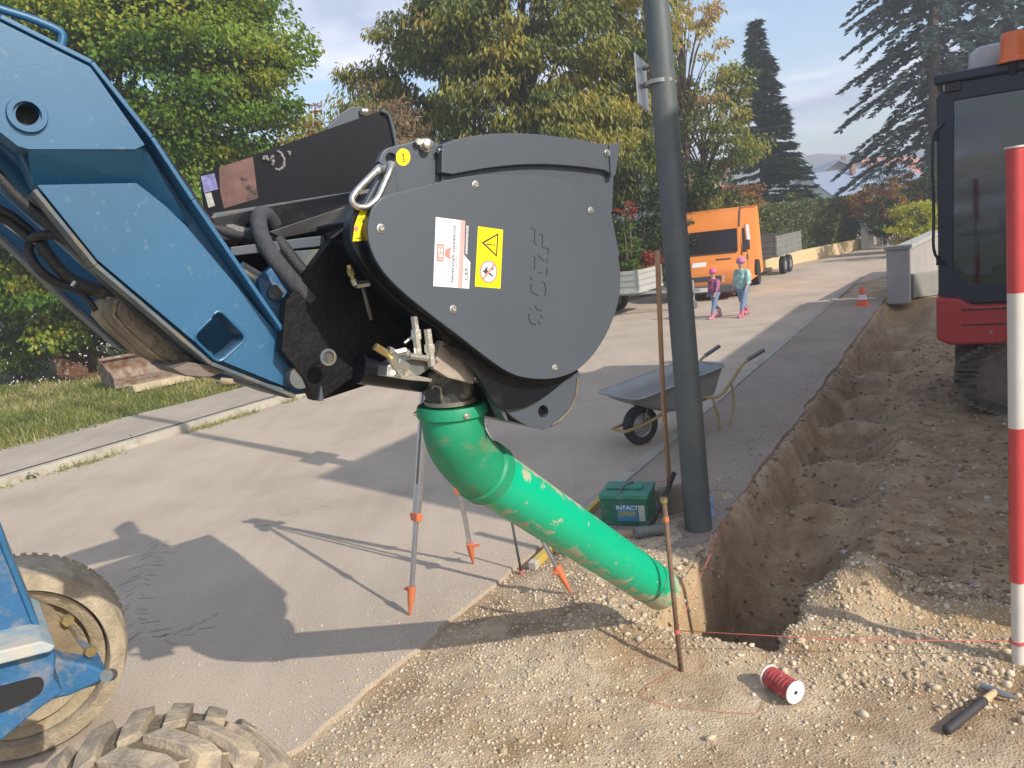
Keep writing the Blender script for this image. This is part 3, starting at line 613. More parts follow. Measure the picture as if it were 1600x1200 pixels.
pslab('pictogram', [(757, 422), (760, 417.5), (763, 418), (761, 421), (763, 424), (771, 431), (770, 433), (760.5, 426), (758.5, 428.5), (757, 427)], so_-.0010, .0003, M_ink, yl, bevel=0)
pslab('pictogram', [(765, 421.5), (771.5, 418.5), (772, 420.5), (765.8, 423.5)], so_-.0010, .0003, M_ink, yl, bevel=0)
pslab('red_bar', [(754, 435), (771.5, 412), (773.5, 414), (756, 437.5)], so_-.0013, .0003, M_pink, yl, bevel=0)
# cut out lettering: shade of the slots painted as flat dark strips
def stroke(px, wpx, parent, off=-.0853):
    V = []; 
    for i, p in enumerate(px):
        p = np.array(p, float); d = np.array(px[min(i+1, len(px)-1)], float)-np.array(px[max(i-1, 0)], float); d /= np.linalg.norm(d)+1e-9; q = np.array([-d[1], d[0]])*wpx/2
        V += [pl(*(p+q), off), pl(*(p-q), off)]
    mb.add(V, [(2*i, 2*i+1, 2*i+3, 2*i+2) for i in range(len(px)-1)])
mb = MB(); Zf = lambda p: (800+p[0]/6.66, 340+p[1]/6.66)
for L in [[(195, 105), (238, 128), (232, 262), (262, 285)], [(278, 172), (318, 184), (312, 305), (382, 328), (374, 388)], [(208, 400), (240, 410), (232, 540)], [(268, 388), (330, 452), (370, 425), (366, 480)], [(278, 566), (312, 584)], [(360, 514), (366, 560), (354, 608)], [(188, 614), (212, 656)], [(198, 690), (196, 740), (212, 780), (244, 802), (280, 806)], [(310, 668), (336, 678), (350, 730), (348, 780), (338, 816)],
          [(178, 940), (208, 962)], [(232, 918), (250, 935), (262, 965), (285, 960), (300, 955), (304, 975)], [(290, 1015), (325, 1045)], [(276, 1078), (298, 1116)], [(160, 1008), (180, 1010), (176, 1050), (190, 1090), (215, 1108), (250, 1110)]]:
    stroke([Zf(p) for p in L], 1.7, bk)
o = mb.build('cut_out_lettering_shade', M_dark, bk, recalc=False)
# round yellow sticker on the lug and the warning strip by the cover
ys = pslab('sticker', circ(630, 245.5, 11.2, 13.6, 28), -.0008, .0006, M_yel, bk, bevel=0); ys['label'] = 'round yellow sticker with a hook symbol'
mb = MB()
def st2(px, w_, off): stroke(px, w_, None, off)
stroke([(629, 243), (630, 238.5), (631, 243)], 1., None, -.0018); stroke([(630, 240), (630, 248), (632.5, 250), (631.5, 253), (628.5, 252.5)], 1.2, None, -.0018); mb.build('hook_symbol', M_ink, ys, recalc=False)
ys = pslab('sticker', [(568, 320), (586, 314), (576, 338), (573, 360), (572, 376), (551, 377), (554, 352), (560, 335)], -.0365, .0006, M_yel, bk, bevel=0); ys['label'] = 'yellow warning strip bent round the cover edge'
mb = MB(); stroke([(566, 345), (570, 352), (566, 362), (571, 366)], 1.2, None, -.038); stroke([(556, 372), (566, 372)], 1., None, -.038); stroke([(570, 328), (578, 322)], 1., None, -.038); stroke([(560, 345), (567, 340), (568, 350)], 1., None, -.038); mb.build('print', M_ink, ys, recalc=False)
pslab('print', circ(557, 357, 3.4, 4, 10), -.038, .0004, M_pink, ys, bevel=0)
# carabiner
cb_ = thing('carabiner', 'galvanised steel carabiner hooked into the lug of the mixing bucket', 'carabiner', pl(580, 300, -.06))
mb = MB(); mb.tube(resample([pl(594, 268, -.02), pl(604, 261, .0), pl(609, 256, -.015), pl(612, 258, -.03), pl(609, 268, -.045), pl(600, 288, -.05), pl(592, 306, -.05), pl(584, 316, -.05), pl(572, 324, -.05), pl(556, 322, -.05), pl(550, 312, -.05), pl(556, 300, -.05), pl(572, 283, -.045), pl(585, 270, -.04), pl(590, 265, -.035)], 60), .0095, 12)
mb.build('hook', M_chrome, cb_, True)
mb = MB(); mb.tube([pl(586, 270, -.04), pl(594, 262, -.03)], .0115, 10); mb.build('gate_nose', M_chrome, cb_, True)

# tall back panel running across the width of the bucket
def P2(x, y, off): return pl(x, y, off)
a1, a2, a3, a4 = pl(628, 330, 1.06), pl(618, 232, 1.06), pl(606, 183, 1.06), pl(594, 173, 1.06); b1, b2 = pl(320, 366, 1.30), pl(313, 272, 1.30)
n_ = np.cross(a2-a1, b2-a1); n_ /= np.linalg.norm(n_); n_ = n_ if n_@NV > 0 else -n_
M_gloss = mat('glossy black', (.005, .006, .010), .34, var=.3, vscale=4., bump=.03, bscale=8., spec=.22, dirt=(.05, .045, .04), dscale=7., dlo=.6, dhi=.85, dmax=.4)
panel = slab('back_panel', [a1, a2, a3, a4, b2, b1], n_*.012, M_gloss, bk, bevel=.002)
mb = MB(); mb.tube(resample([pl(626, 296, 1.05), pl(620, 235, 1.05), pl(609, 184, 1.05), pl(596, 173, 1.05)], 20), .009, 8); mb.build('end_plate', M_anth, bk, True)
slab('cross_rail', [pl(626, 288, 1.04), pl(626, 295, 1.04), pl(330, 341, 1.28), pl(330, 334, 1.28)], -NV*.03, M_steel, bk, bevel=.003)
# welded characters and blisters on the panel
def onpanel(x, y, lift=.010):
    d = ray(x, y); t = ((a1-CO)@n_)/(d@n_); return CO+d*t-n_*lift
mb = MB()
Zp = lambda p: (300+p[0]*.25, 150+p[1]*.25)
for L in [[(445, 405), (452, 380), (465, 378), (478, 412)], [(490, 405), (500, 382), (512, 378)], [(528, 345), (555, 360), (575, 395), (575, 440), (545, 465), (520, 458)], [(510, 400), (500, 440)], [(595, 355), (612, 350), (606, 375)]]:
    mb.tube([onpanel(*Zp(p)) for p in L], .0065, 6)
mb.build('weld_writing', M_weld, bk, True)
slab('sticker', [onpanel(x, y) for x, y in [(314, 276), (335, 271), (341, 296), (319, 302)]], -n_*.0006, mat('violet sticker', (.16, .16, .34), .4, var=.5, vscale=60.), bk)['label'] = 'small violet and white sticker on the left end of the panel'
slab('sticker', [onpanel(x, y) for x, y in [(320, 303), (330, 301), (336, 322), (326, 325)]], -n_*.0006, mat('grey sticker', (.38, .36, .33), .5, var=.3, vscale=60.), bk)
slab('paint_patch', [onpanel(x, y, .008) for x, y in [(342, 262), (395, 245), (403, 310), (350, 326), (344, 300)]], -n_*.0006, mat('worn red primer', (.13, .062, .05), .5, var=.4, vscale=18., dirt=(.02, .02, .02), dscale=14.), bk)
# far side plate showing behind the panel
fs = pslab('far_side_plate', [(512, 198), (535, 176), (548, 167), (562, 166), (569, 176), (568, 186), (560, 260), (500, 290)], 1.36, .03, M_anth, bk, bevel=.004)
mb = MB(); mb.lathe(pl(564, 174, 1.34), HV, [(0, .015), (.03, .015)], 12); mb.build('bolt', M_chrome, bk, 'auto')
# drum body under the panel: extruded side profile across the width
prof = [(618, 300), (960, 280), (950, 470), (880, 570), (800, 590), (700, 545), (640, 470), (575, 400), (560, 340)]
slab('drum', [pl(x, y, .03) for x, y in prof], NV*1.06, M_black, bk, bevel=.01)
pslab('rear_plate', [(330, 341), (626, 296), (640, 330), (560, 400), (420, 420), (350, 400)], 1.0, .02, M_black, bk, bevel=.002)
# deep plates behind the cover on the left (quick hitch side)
pslab('hitch_plate', [(545, 378), (580, 400), (640, 470), (690, 520), (700, 580), (655, 608), (548, 592), (502, 626), (490, 626), (474, 590), (440, 548), (447, 470), (520, 372)], .24, .05, M_matt_shade, bk, bevel=.003)
pslab('hitch_plate', [(470, 590), (470, 540), (440, 470), (380, 430), (340, 372), (560, 340), (640, 430), (640, 580), (500, 626)], .52, .06, M_matt_shade, bk, bevel=.003)
pslab('hitch_plate', [(330, 340), (420, 322), (560, 298), (575, 330), (555, 350), (420, 380), (345, 375)], .40, .05, M_black, bk, bevel=.003)
pslab('hitch_bar', [(360, 386), (470, 372), (522, 366), (512, 384), (470, 388), (362, 400)], .30, .04, M_anth, bk, bevel=.003)
pslab('hitch_bar', [(520, 372), (548, 350), (556, 345), (556, 360), (548, 376)], .10, .03, M_black, bk, bevel=.003)
pslab('gusset', [(548, 320), (560, 316), (540, 352), (440, 372), (420, 362)], .34, .02, mat('worn black steel', (.05, .05, .052), .35, .5, var=.4, vscale=10.), bk, bevel=.002)
pslab('gusset', [(460, 392), (512, 388), (476, 424)], .30, .03, M_steel, bk, bevel=.002)
pslab('red_primer_plate', [(330, 352), (372, 368), (372, 384), (352, 380)], .46, .02, M_red, bk, bevel=0)
pslab('hitch_tip', [(502, 602), (506, 626), (498, 627)], .155, .01, M_anth, bk, bevel=0)
mb = MB(); mb.lathe(pl(512, 558, .155), -NV, [(0, .026), (.006, .026), (.006, .018), (.0, .018)], 28); mb.build('hitch_pin', M_steel, bk, 'auto')
# lower rear tube
mb = MB(); mb.tube([pl(560, 575, .20), pl(660, 590, .20)], .05, 20); mb.build('cross_tube', M_black, bk, 'auto')
# cylinder rod + elbow fitting on the hitch side
mb = MB(); mb.tube([pl(566, 445, .12), pl(580, 500, .12)], .006, 8); mb.build('thin_pipe', M_steel, bk, True)
def fitting(pts, rs, name='hose_fitting', material=M_chrome, off=.08):
    mb = MB()
    for i in range(len(pts)-1): mb.tube([pl(*pts[i], off), pl(*pts[i+1], off)], rs[i], 6 if rs[i] > .011 else 14)
    return mb.build(name, material, bk, 'auto')
fitting([(546, 414), (547, 421), (550, 430), (553, 440)], [.009, .0115, .008], material=M_brass)
fitting([(552, 436), (556, 445), (576, 442)], [.011, .012])
# discharge valve block with unions
vb = pslab('valve_block', [(612, 552), (634, 546), (640, 560), (676, 556), (686, 566), (656, 586), (640, 588)], -.01, .05, M_steel, bk, bevel=.002)
pslab('valve_block', [(606, 572), (622, 560), (650, 586), (676, 592), (674, 597), (640, 594), (604, 588)], -.02, .06, M_chrome, bk, bevel=.002)
fitting([(647, 494), (650, 515)], [.0115], off=-.02); fitting([(650, 515), (651, 530)], [.0165], off=-.02); fitting([(651, 530), (654, 556)], [.0125], off=-.02)
fitting([(668, 514), (671, 538)], [.0125], off=-.03); fitting([(671, 538), (672, 550)], [.0175], off=-.03); fitting([(672, 550), (675, 572)], [.0135], off=-.03)
fitting([(586, 541), (603, 552)], [.0115], material=M_brass, off=-.01); fitting([(603, 552), (614, 562)], [.010], material=M_brass, off=-.01)
fitting([(670, 505), (676, 494)], [.010], material=M_brass, off=-.01)
fitting([(612, 558), (626, 578)], [.017], off=-.02); fitting([(622, 566), (636, 574)], [.014], off=-.03); fitting([(618, 552), (634, 548), (640, 560)], [.012, .012], off=-.01); fitting([(626, 584), (628, 588)], [.012], off=-.04); fitting([(640, 556), (668, 560)], [.010], off=-.03); fitting([(606, 546), (624, 556)], [.012], off=0)
fitting([(632, 536), (646, 524)], [.005], off=0)
# flap below: lower curved plate with a round hole
pslab('discharge_flap', spline([(757, 598), (770, 618), (790, 642), (815, 660), (850, 671), (880, 655), (898, 625), (905, 596), (905, 582), (890, 570), (840, 560), (780, 575)], 70), -.01, .02, M_anth, bk, [circ(849, 643, 8, 10)], .002)
pslab('flap_shell', spline([(700, 540), (730, 566), (752, 596), (772, 628), (792, 640), (830, 632), (870, 606), (900, 574), (860, 560), (780, 560)], 60), -.03, .025, M_black, bk, bevel=.002)
slab('flap_shell', [pl(757, 600, .01), pl(793, 657, .01), pl(850, 672, .01), pl(880, 650, .01), pl(800, 600, .01)], NV*.5, M_black, bk, bevel=.003)
slab('flap_edge', [pl(762, 598, -.012), pl(772, 598, -.012), pl(796, 660, -.012), (pl(788, 655, -.012))], NV*.05, M_anth, bk, bevel=.002)
mb = MB(); mb.tube([pl(x, y, -.012) for x, y in [(903, 590), (900, 618), (890, 640), (876, 656), (862, 664)]], .004, 8); mb.build('dried_concrete', M_mud, bk, True)
pslab('side_arm', [(690, 532), (712, 548), (742, 588), (740, 600), (700, 590), (676, 575)], .02, .03, mat('mud splashed steel', (.30, .25, .20), .8, var=.3, vscale=20.), bk, bevel=.002)

# ============================================================ GREEN DISCHARGE PIPE
M_green = mat('green plastic pipe', (.0, .43, .225), .32, var=.05, vscale=5., dirt=(.45, .38, .26), dscale=14., dlo=.625, dhi=.66, spec=.5, dmax=.85)
M_green2 = mat('dusty green plastic', (.01, .27, .13), .5, var=.12, vscale=8., dirt=(.25, .20, .13), dscale=7., dlo=.52, dhi=.68, dmax=.7)
M_band = mat('band steel', (.30, .27, .23), .4, .7, var=.2, vscale=20.)
R0 = .108
E0 = dp(700, 590, 2.55); E1 = dp(706, 632, 2.55)
pp = thing('green_pipe', 'green plastic drain pipe with elbow, smeared with cement, hanging from the mixing bucket', 'pipe', dp(860, 830, 3.1)*vec(1, 1, 0))
K = [dp(705, 612, 2.56), dp(707, 650, 2.57), dp(716, 695, 2.59), dp(745, 728, 2.64), dp(790, 757, 2.76)]; END = dp(1031, 920, 3.62)
mb = MB(); mb.tube([dp(700, 575, 2.56), dp(705, 628, 2.56)], .087, 40); mb.build('neck', mat('dirty black neck', (.03, .03, .03), .5, var=.3, vscale=10., dirt=(.2, .17, .13), dscale=9.), pp, 'auto')
d0 = dp(705, 628, 2.56)-dp(700, 575, 2.56); d0 /= np.linalg.norm(d0)
mb = MB(); mb.lathe(dp(704, 622, 2.56), d0, [(0, .089), (0, .091), (.014, .091), (.014, .089)], 40); mb.build('clamp_band', M_band, pp, 'auto')
mb = MB(); cc_ = dp(686, 612, 2.44)
mb.tube(resample([dp(675, 608, 2.47), dp(677, 603, 2.47), dp(684, 604, 2.47), dp(689, 608, 2.47), dp(690, 628, 2.47)], 14), .004, 8); mb.build('clamp_lever', M_band, pp, True)
pipe0 = dp(706, 634, 2.56)
mb = MB(); mb.lathe(pipe0, d0, [(-.005, .1), (-.008, .117), (.004, .121), (.028, .121), (.034, .110)], 48); mb.build('collar', M_green2, pp, 'auto')
mb = MB(); P_ = resample([pipe0+d0*.03, pipe0+d0*.085, dp(718, 697, 2.60), dp(742, 727, 2.66), dp(768, 745, 2.74)], 26); mb.tube(P_, [.107, .107, .107, .108, .107], 48, ribn=26); mb.build('elbow', M_green2, pp, True)
st0 = dp(752, 734, 2.69); dE = END-st0; LP_ = np.linalg.norm(dE); dE /= LP_
mb = MB(); mb.lathe(st0, dE, [(-.01, .108), (.0, .118), (.045, .119), (.050, .110)], 48); mb.build('socket', M_green2, pp, 'auto')
mb = MB(); mb.lathe(st0, dE, [(.03+(LP_-.03)*i/60, .1060) for i in range(61)]+[(LP_, .100), (.05, .100)], 96, closed=True); tb = mb.build('straight_tube', M_green, pp, 'auto')
co_ = np.array([v.co[:] for v in tb.data.vertices])+org(pp)-st0; al = co_@dE; ra = co_-al[:, None]*dE; ra /= np.linalg.norm(ra, axis=1)[:, None]; upv = ZV-dE*(ZV@dE); upv /= np.linalg.norm(upv); sdv = np.cross(dE, upv); sdv = sdv if sdv@(CO-st0) > 0 else -sdv
u_ = al/LP_; topn = ra@upv; fr_ = ra@sdv; sm = np.exp(-((topn-.93)/.22)**2)*sst(.02, .06, u_)*(1-sst(.30, .52, u_))*1.15+np.exp(-((topn-.45)/.25)**2)*(fr_ > 0)*np.exp(-((u_-.10)/.10)**2)*.5+.55*sst(.80, .95, u_)*(1-.4*topn)+.5*sst(.55, .95, -topn)
at = tb.data.attributes.new('smear', 'FLOAT', 'POINT'); at.data.foreach_set('value', np.clip(sm, 0, 1.2).astype(np.float32))
t = M_green.node_tree; at_ = N(t, 'ShaderNodeAttribute', attribute_name='smear')
n2 = [q for q in t.nodes if q.bl_idname == 'ShaderNodeTexNoise' and abs(q.inputs['Scale'].default_value-14.) < .01][0]; mr_ = n2.outputs[0].links[0].to_node
ma_ = N(t, 'ShaderNodeMath', operation='MULTIPLY_ADD'); ma_.inputs[1].default_value = .24; t.links.new(at_.outputs['Fac'], ma_.inputs[0]); t.links.new(n2.outputs[0], ma_.inputs[2]); t.links.new(ma_.outputs[0], mr_.inputs[0])
mb = MB(); mb.lathe(st0, dE, [(LP_-.17, .1067), (LP_-.17, .1085), (LP_-.155, .1085), (LP_-.155, .1067)], 64, closed=True); mb.build('joint_ring', M_green2, pp, 'auto')
mb = MB()
for (x, y) in ((726, 641), (653, 639)):
    q = dp(x, y, 2.46 if x > 700 else 2.55); dd = q-pipe0; dd -= d0*(dd@d0); dd /= np.linalg.norm(dd); b0 = pipe0+d0*.016+dd*.119; mb.lathe(b0, dd, [(0, .010), (.006, .010), (.006, .006), (.012, .006)], 12)
q = dp(757, 664, 2.56); mb.lathe(q, UP, [(0, .006), (.008, .006)], 8)
mb.build('screw', M_chrome, pp, 'auto')

# ============================================================ SITE OBJECTS
M_orange = mat('orange paint', (.60, .17, .07), .5, var=.1); M_alu = mat('aluminium', (.55, .55, .56), .35, .85, var=.1, vscale=30.)
M_wood = mat('ash wood', (.45, .28, .13), .6, var=.25, vscale=12.)
M_galv = mat('galvanised steel', (.31, .32, .32), .5, .3, var=.15, vscale=10., dirt=(.30, .27, .22), dscale=5., dlo=.5, dhi=.75)
M_rust = mat('rusty steel', (.17, .075, .035), .85, var=.3, vscale=12., bump=.3, bscale=80., dirt=(.30, .24, .17), dscale=5.)
M_string = mat('red string', (.55, .13, .11), .7, var=.1)
M_plasticblk = mat('black plastic', (.02, .02, .02), .5)
def on(x, y, lift=0.):     # point on the ground seen at this pixel (soil relief included)
    z = 0.
    for _ in range(12):
        p = gp(x, y, z); s_, n_ = xy2sn(p[0], p[1]); zz = float(gh(s_, n_)); 
        if n_ < -2.58: zz = 0.
        elif n_ < -1.5 and s_ > 4.7: zz = .022
        z = .5*z+.5*zz
    p = gp(x, y, z); return p+ZV*lift
# lamp post
b0 = on(1092, 825); top = b0+vec(-.10, .0, 11.0)
lp = thing('lamp_post', 'tall grey steel lamp post rising from the pavement between trench and wheelbarrow', 'lamp post', b0)
M_post = mat('weathered post', (.085, .10, .105), .5, .25, var=.18, vscale=2.5, bump=.08, bscale=60., dirt=(.17, .17, .155), dscale=3., dlo=.4, dhi=.7, dmax=.6)
mb = MB(); mb.tube([b0-ZV*.3, b0+(top-b0)*.088, b0+(top-b0)*.0895, b0+(top-b0)*.4, top], [.094, .088, .085, .074, .05], 40); mb.build('pole', M_post, lp, 'auto')
q = b0+(top-b0)*((2.1+.98)/11.0)
mb = MB(); mb.lathe(dp(1030, 128, b0[1]), ZV, [(-.012, .0745), (-.012, .080), (.012, .080), (.012, .0745)], 40, closed=True); mb.box(dp(1047, 124, b0[1]-.06), (.02, .03, .02)); mb.build('clamp_band', M_galv, lp, 'auto')
mb = MB(); d_ = vec(.35, .94, 0); d_ /= np.linalg.norm(d_); mb.box(dp(1003, 130, b0[1]+.10), (.008, .40, .30), (vec(d_[1], -d_[0], 0), d_, ZV)); sg = mb.build('sign_panel', M_alu, lp, bevel=.002)
mb = MB(); mb.box(dp(1011, 132, b0[1]+.04), (.035, .10, .03)); mb.build('sign_bracket', M_galv, lp, bevel=.002); mb = MB(); mb.box(dp(1010, 105, b0[1]+.04), (.035, .10, .02)); mb.build('sign_bracket', M_galv, lp, bevel=.002)
mb = MB(); mb.tube([top-ZV*.05, top+vec(-.1, 0, .25), top+vec(-.9, -.1, .45)], .03, 14); mb.build('lamp_arm', M_post, lp, 'auto')
mb = MB(); mb.box(top+vec(-1.15, -.12, .46), (.6, .2, .12)); mb.build('lamp_head', M_galv, lp, bevel=.03)

# surveyor's tripod
ap = vec(-.45, 4.52, 1.60)
tp = thing('tripod', 'aluminium surveying tripod with orange feet and clamps standing across road edge and gravel', 'tripod', vec(-.35, 4.5, 0))
for (x, y) in ((640, 962), (740, 881), (893, 926)):
    f_ = on(x, y, -.01); hip = ap+(f_-ap)*.04*vec(1.8, 1.8, 1); d_ = f_-hip; side_ = np.cross(d_, ZV); side_ /= np.linalg.norm(side_)
    g = bpy.data.objects.new('leg', None); COL.objects.link(g); g.parent = tp
    mid = hip+d_*.62
    mb = MB(); mb.bar(hip+side_*.020, mid+side_*.020, .016, .028); mb.bar(hip-side_*.020, mid-side_*.020, .016, .028); mb.build('upper_rail', M_alu, g, bevel=.002)
    mb = MB(); mb.bar(hip+d_*.50, hip+d_*.90, .030, .020); mb.build('lower_rail', M_alu, g, bevel=.003)
    mb = MB(); mb.bar(mid-d_*.012, mid+d_*.018, .066, .042); mb.box(mid+side_*.04, (.03, .03, .02)); mb.build('leg_clamp', M_orange, g, bevel=.004)
    mb = MB(); mb.tube([hip+d_*.885, hip+d_*.93, f_], [.026, .022, .004], 10); mb.bar(hip+d_*.90-side_*.0, hip+d_*.90+side_*.065-ZV*.0, .03, .008); mb.build('foot', M_orange, g, 'auto')
mb = MB(); mb.lathe(ap+ZV*.02, ZV, [(-.03, .05), (-.03, .085), (.0, .09), (.012, .07)], 30); mb.build('head', M_orange, tp, 'auto')
for k in range(3):
    a = k*2.1+.4; mb = MB(); mb.box(ap+vec(math.cos(a)*.09, math.sin(a)*.09, -.02), (.06, .05, .06), (vec(math.cos(a), math.sin(a), 0), vec(-math.sin(a), math.cos(a), 0), ZV)); mb.build('hinge', M_orange, tp, bevel=.006)
lv = thing('levelling_instrument', 'optical level screwed on top of the surveying tripod behind the bucket', 'level', ap+ZV*.04)
mb = MB(); c = ap+ZV*.04; mb.lathe(c, ZV, [(0, .055), (.03, .06), (.035, .045), (.05, .05), (.12, .055), (.135, .03)], 28); mb.build('housing', mat('survey yellow', (.6, .45, .05), .5), lv, 'auto')
mb = MB(); mb.tube([c+vec(-.11, .02, .085), c+vec(-.03, .0, .085), c+vec(.10, -.02, .085)], [.022, .034, .028], 18); mb.build('telescope', M_plasticblk, lv, 'auto')

# ground rod, iron stake and ranging pole
def stake(name, label, cat, a_, b_, r, material, caps=()):
    o = thing(name, label, cat, a_); mb = MB(); mb.tube([a_-(b_-a_)*.05, b_], r, 14); mb.build('shaft', material, o, True)
    for t0, t1, rr_, m_, nm in caps: mb = MB(); mb.tube([a_+(b_-a_)*t0, a_+(b_-a_)*t1], rr_, 14); mb.build(nm, m_, o, 'auto')
    return o
M_iron = mat('rusty iron', (.20, .12, .08), .8, var=.3, vscale=40., bump=.5, bscale=200.)
A_ = on(1064, 1048); B_ = dp(1037, 778, A_[1]+.0)
stake('iron_stake', 'brown iron rod in front of the green pipe mouth with red string knots', 'stake', A_, B_, .0115, M_iron, ((.975, 1.0, .0165, M_brass, 'head'), (.87, .895, .0145, M_orange, 'string_knot'), (.225, .25, .0145, M_string, 'string_knot')))
A2 = on(815, 897); stake('iron_rod', 'thin dark iron rod pushed in the gravel under the green pipe', 'stake', A2, dp(797, 800, A2[1]+.02), .0085, mat('dark iron', (.06, .06, .055), .7), ((.0, .06, .012, M_string, 'string_knot'),))
A3 = on(1591, 1032); B3 = dp(1586, 231, A3[1])
rp = thing('ranging_pole', 'red and white ranging pole standing at the right edge of the photo', 'pole', A3)
M_rpr = mat('pole red', (.52, .06, .06), .4, dirt=(.6, .5, .45), dscale=30., dlo=.66, dhi=.72); M_rpw = mat('pole white', (.62, .58, .52), .5, var=.08)
Ln = lambda y: A3+(B3-A3)*((A3[2]-dp(1588, y, A3[1])[2])/(A3[2]-B3[2]))
for i, (y0, y1) in enumerate(((231, 457), (457, 668), (668, 908), (908, 1045))):
    mb = MB(); mb.tube([Ln(y0), Ln(y1)], .0315 if i < 3 else .026, 28); mb.build('red_band' if i % 2 == 0 else 'white_band', M_rpr if i % 2 == 0 else M_rpw, rp, 'auto')
mb = MB(); mb.tube([Ln(228), Ln(231)], .036, 24); mb.build('cap', M_rpw, rp, 'auto')
mb = MB(); mb.tube([Ln(1000), Ln(1004)], .034, 18); mb.build('string_knot', M_string, rp, 'auto')
# strings
def string(name, label, pts, r=.0022, sag=0.):
    o = None; mb = MB(); mb.tube(pts, r, 6); o = mb.build(name, M_string, None, True); return tag(o, label, 'string')
k1 = A_+(B_-A_)*.24; k0 = Ln(1002)
string('string', 'red mason line stretched over the pit to the ranging pole', [k1, k1*.5+k0*.5+ZV*(-.02), k0])
far_ = on(1262, 622, .10); string('string', 'red mason line running along the pavement edge of the trench', [k1, on(1130, 832, .05), far_, on(1398, 458, .06)])
string('string', 'loose red string lying on the gravel left of the spool', resample([on(1196, 1100, .012), on(1185, 1116, .010), on(1150, 1117, .010), on(1100, 1112, .010), on(1050, 1106, .010), on(1005, 1092, .012), on(1012, 1075, .012), on(1052, 1052, .012), A_+ZV*.02], 60), .0012)
# spool of line
s0 = on(1212, 1076, .052); s1 = on(1254, 1106, .050); ax = s1-s0; ax[2] = 0; L_ = .158; ax /= np.linalg.norm(ax)
s0 = on(1203, 1072, .052)
spl = thing('string_spool', 'spool of red string with white flanges lying on the gravel', 'spool', s0*vec(1, 1, 0))
mb = MB(); pr = [(.006+i*.0031, .0455+(.0014 if i % 2 else 0)+.0015*math.sin(i*.9)) for i in range(48)]; mb.lathe(s0, ax, pr, 36); mb.build('thread', mat('red thread', (.50, .075, .075), .8, var=.25, vscale=50., bump=.6, bscale=300., dirt=(.60, .30, .28), dscale=30.), spl, True)
M_fl = mat('white plastic', (.72, .70, .66), .5, var=.05)
for nm, d_ in (('flange', 0.), ('flange', L_)):
    mb = MB(); mb.lathe(s0+ax*d_, ax, [(-.003, .012), (-.004, .050), (0, .053), (.004, .050), (.003, .012)], 36, closed=True); mb.lathe(s0+ax*d_, ax, [(-.004, .0), (-.004, .012), (.004, .012), (.004, .0)] if 0 else [(-.002, .013), (.002, .013)], 20); mb.build(nm, M_fl, spl, 'auto')
mb = MB(); mb.lathe(s0+ax*(L_+.0025), ax, [(0, .008), (.002, .008)], 18); mb.build('core_hole_shade', M_dark, spl)  # dark disc on the flange paints the shade inside the core
# hammer
hm = thing('hammer', 'claw hammer with pale wooden handle and dark grip lying on the soil', 'hammer', on(1520, 1120))
h0 = on(1556, 1090, .03); h1 = on(1478, 1150, .022); dh = h1-h0; Lh = np.linalg.norm(dh); dh /= Lh; sh = np.cross(dh, ZV)
mb = MB(); mb.tube([h0-dh*.02, h0+dh*.09, h0+dh*.10], [.013, .016, .017], 14); mb.build('handle', mat('pale handle', (.62, .44, .24), .5, var=.15, vscale=30.), hm, True)
mb = MB(); mb.tube([h0+dh*.095, h0+dh*.11, h0+dh*(Lh-.01), h0+dh*Lh], [.018, .019, .020, .015], 14); mb.build('grip', mat('dark grip', (.045, .04, .045), .7), hm, True)
mb = MB(); mb.tube(resample([h0-sh*.075-dh*.01, h0-sh*.035, h0, h0+sh*.035, h0+sh*.06], 14), [.006, .013, .017, .014, .015], 8, ribn=14); mb.build('head', mat('hammer steel', (.26, .27, .29), .45, .7, var=.2), hm, 'auto')

# battery (green) with strap and label
bt = thing('car_battery', 'dark green car battery with blue label and carrying strap beside the lamp post', 'battery', on(985, 822))
q0 = on(943, 820); q1 = on(1019, 822); ex = q1-q0; ex[2] = 0; Wb = np.linalg.norm(ex)*1.05; ex /= np.linalg.norm(ex); ey = vec(-ex[1], ex[0], 0); Wb = .345; Hb = .235; Db = .30
q0 = on(941, 821)
B3d = lambda u, v, w_: q0+ex*u+ey*v+ZV*w_
M_bg = mat('battery green', (.015, .13, .085), .45, var=.12, vscale=20., dirt=(.12, .16, .13), dscale=12.); M_bg2 = mat('battery lid green', (.03, .22, .15), .5, var=.15, vscale=20., dirt=(.20, .24, .20), dscale=10.)
mb = MB(); mb.box(B3d(Wb/2, Db/2, Hb*.42), (Wb, Db, Hb*.84), (ex, ey, ZV)); mb.build('case', M_bg, bt, bevel=.008)
mb = MB(); mb.box(B3d(Wb/2, Db/2, Hb*.92), (Wb+.012, Db+.012, Hb*.16), (ex, ey, ZV)); lid = mb.build('lid', M_bg2, bt, bevel=.008)
mb = MB(); mb.box(B3d(Wb*.45, Db*.5, Hb+.008), (Wb*.75, Db*.30, .012), (ex, ey, ZV)); mb.build('cell_cover', M_bg2, lid, bevel=.004)
for u in (.1, .88): mb = MB(); mb.lathe(B3d(Wb*u, Db*.78, Hb), ZV, [(0, .011), (.018, .009)], 14); mb.build('terminal', M_galv, lid, 'auto')
mb = MB(); mb.tube(resample([B3d(Wb*.40, -.004, Hb*.96), B3d(Wb*.42, Db*.3, Hb+.02), B3d(Wb*.5, Db*.7, Hb+.02), B3d(Wb*.58, Db+.01, Hb*.95)], 20), .008, 8); mb.build('strap', mat('grey strap', (.16, .15, .17), .8), bt, True)
mb = MB(); mb.box(B3d(Wb*.56, -.0015, Hb*.42), (Wb*.42, .002, Hb*.50), (ex, ey, ZV)); lb = mb.build('label', mat('blue label', (.04, .20, .38), .5, var=.2, vscale=30.), bt)
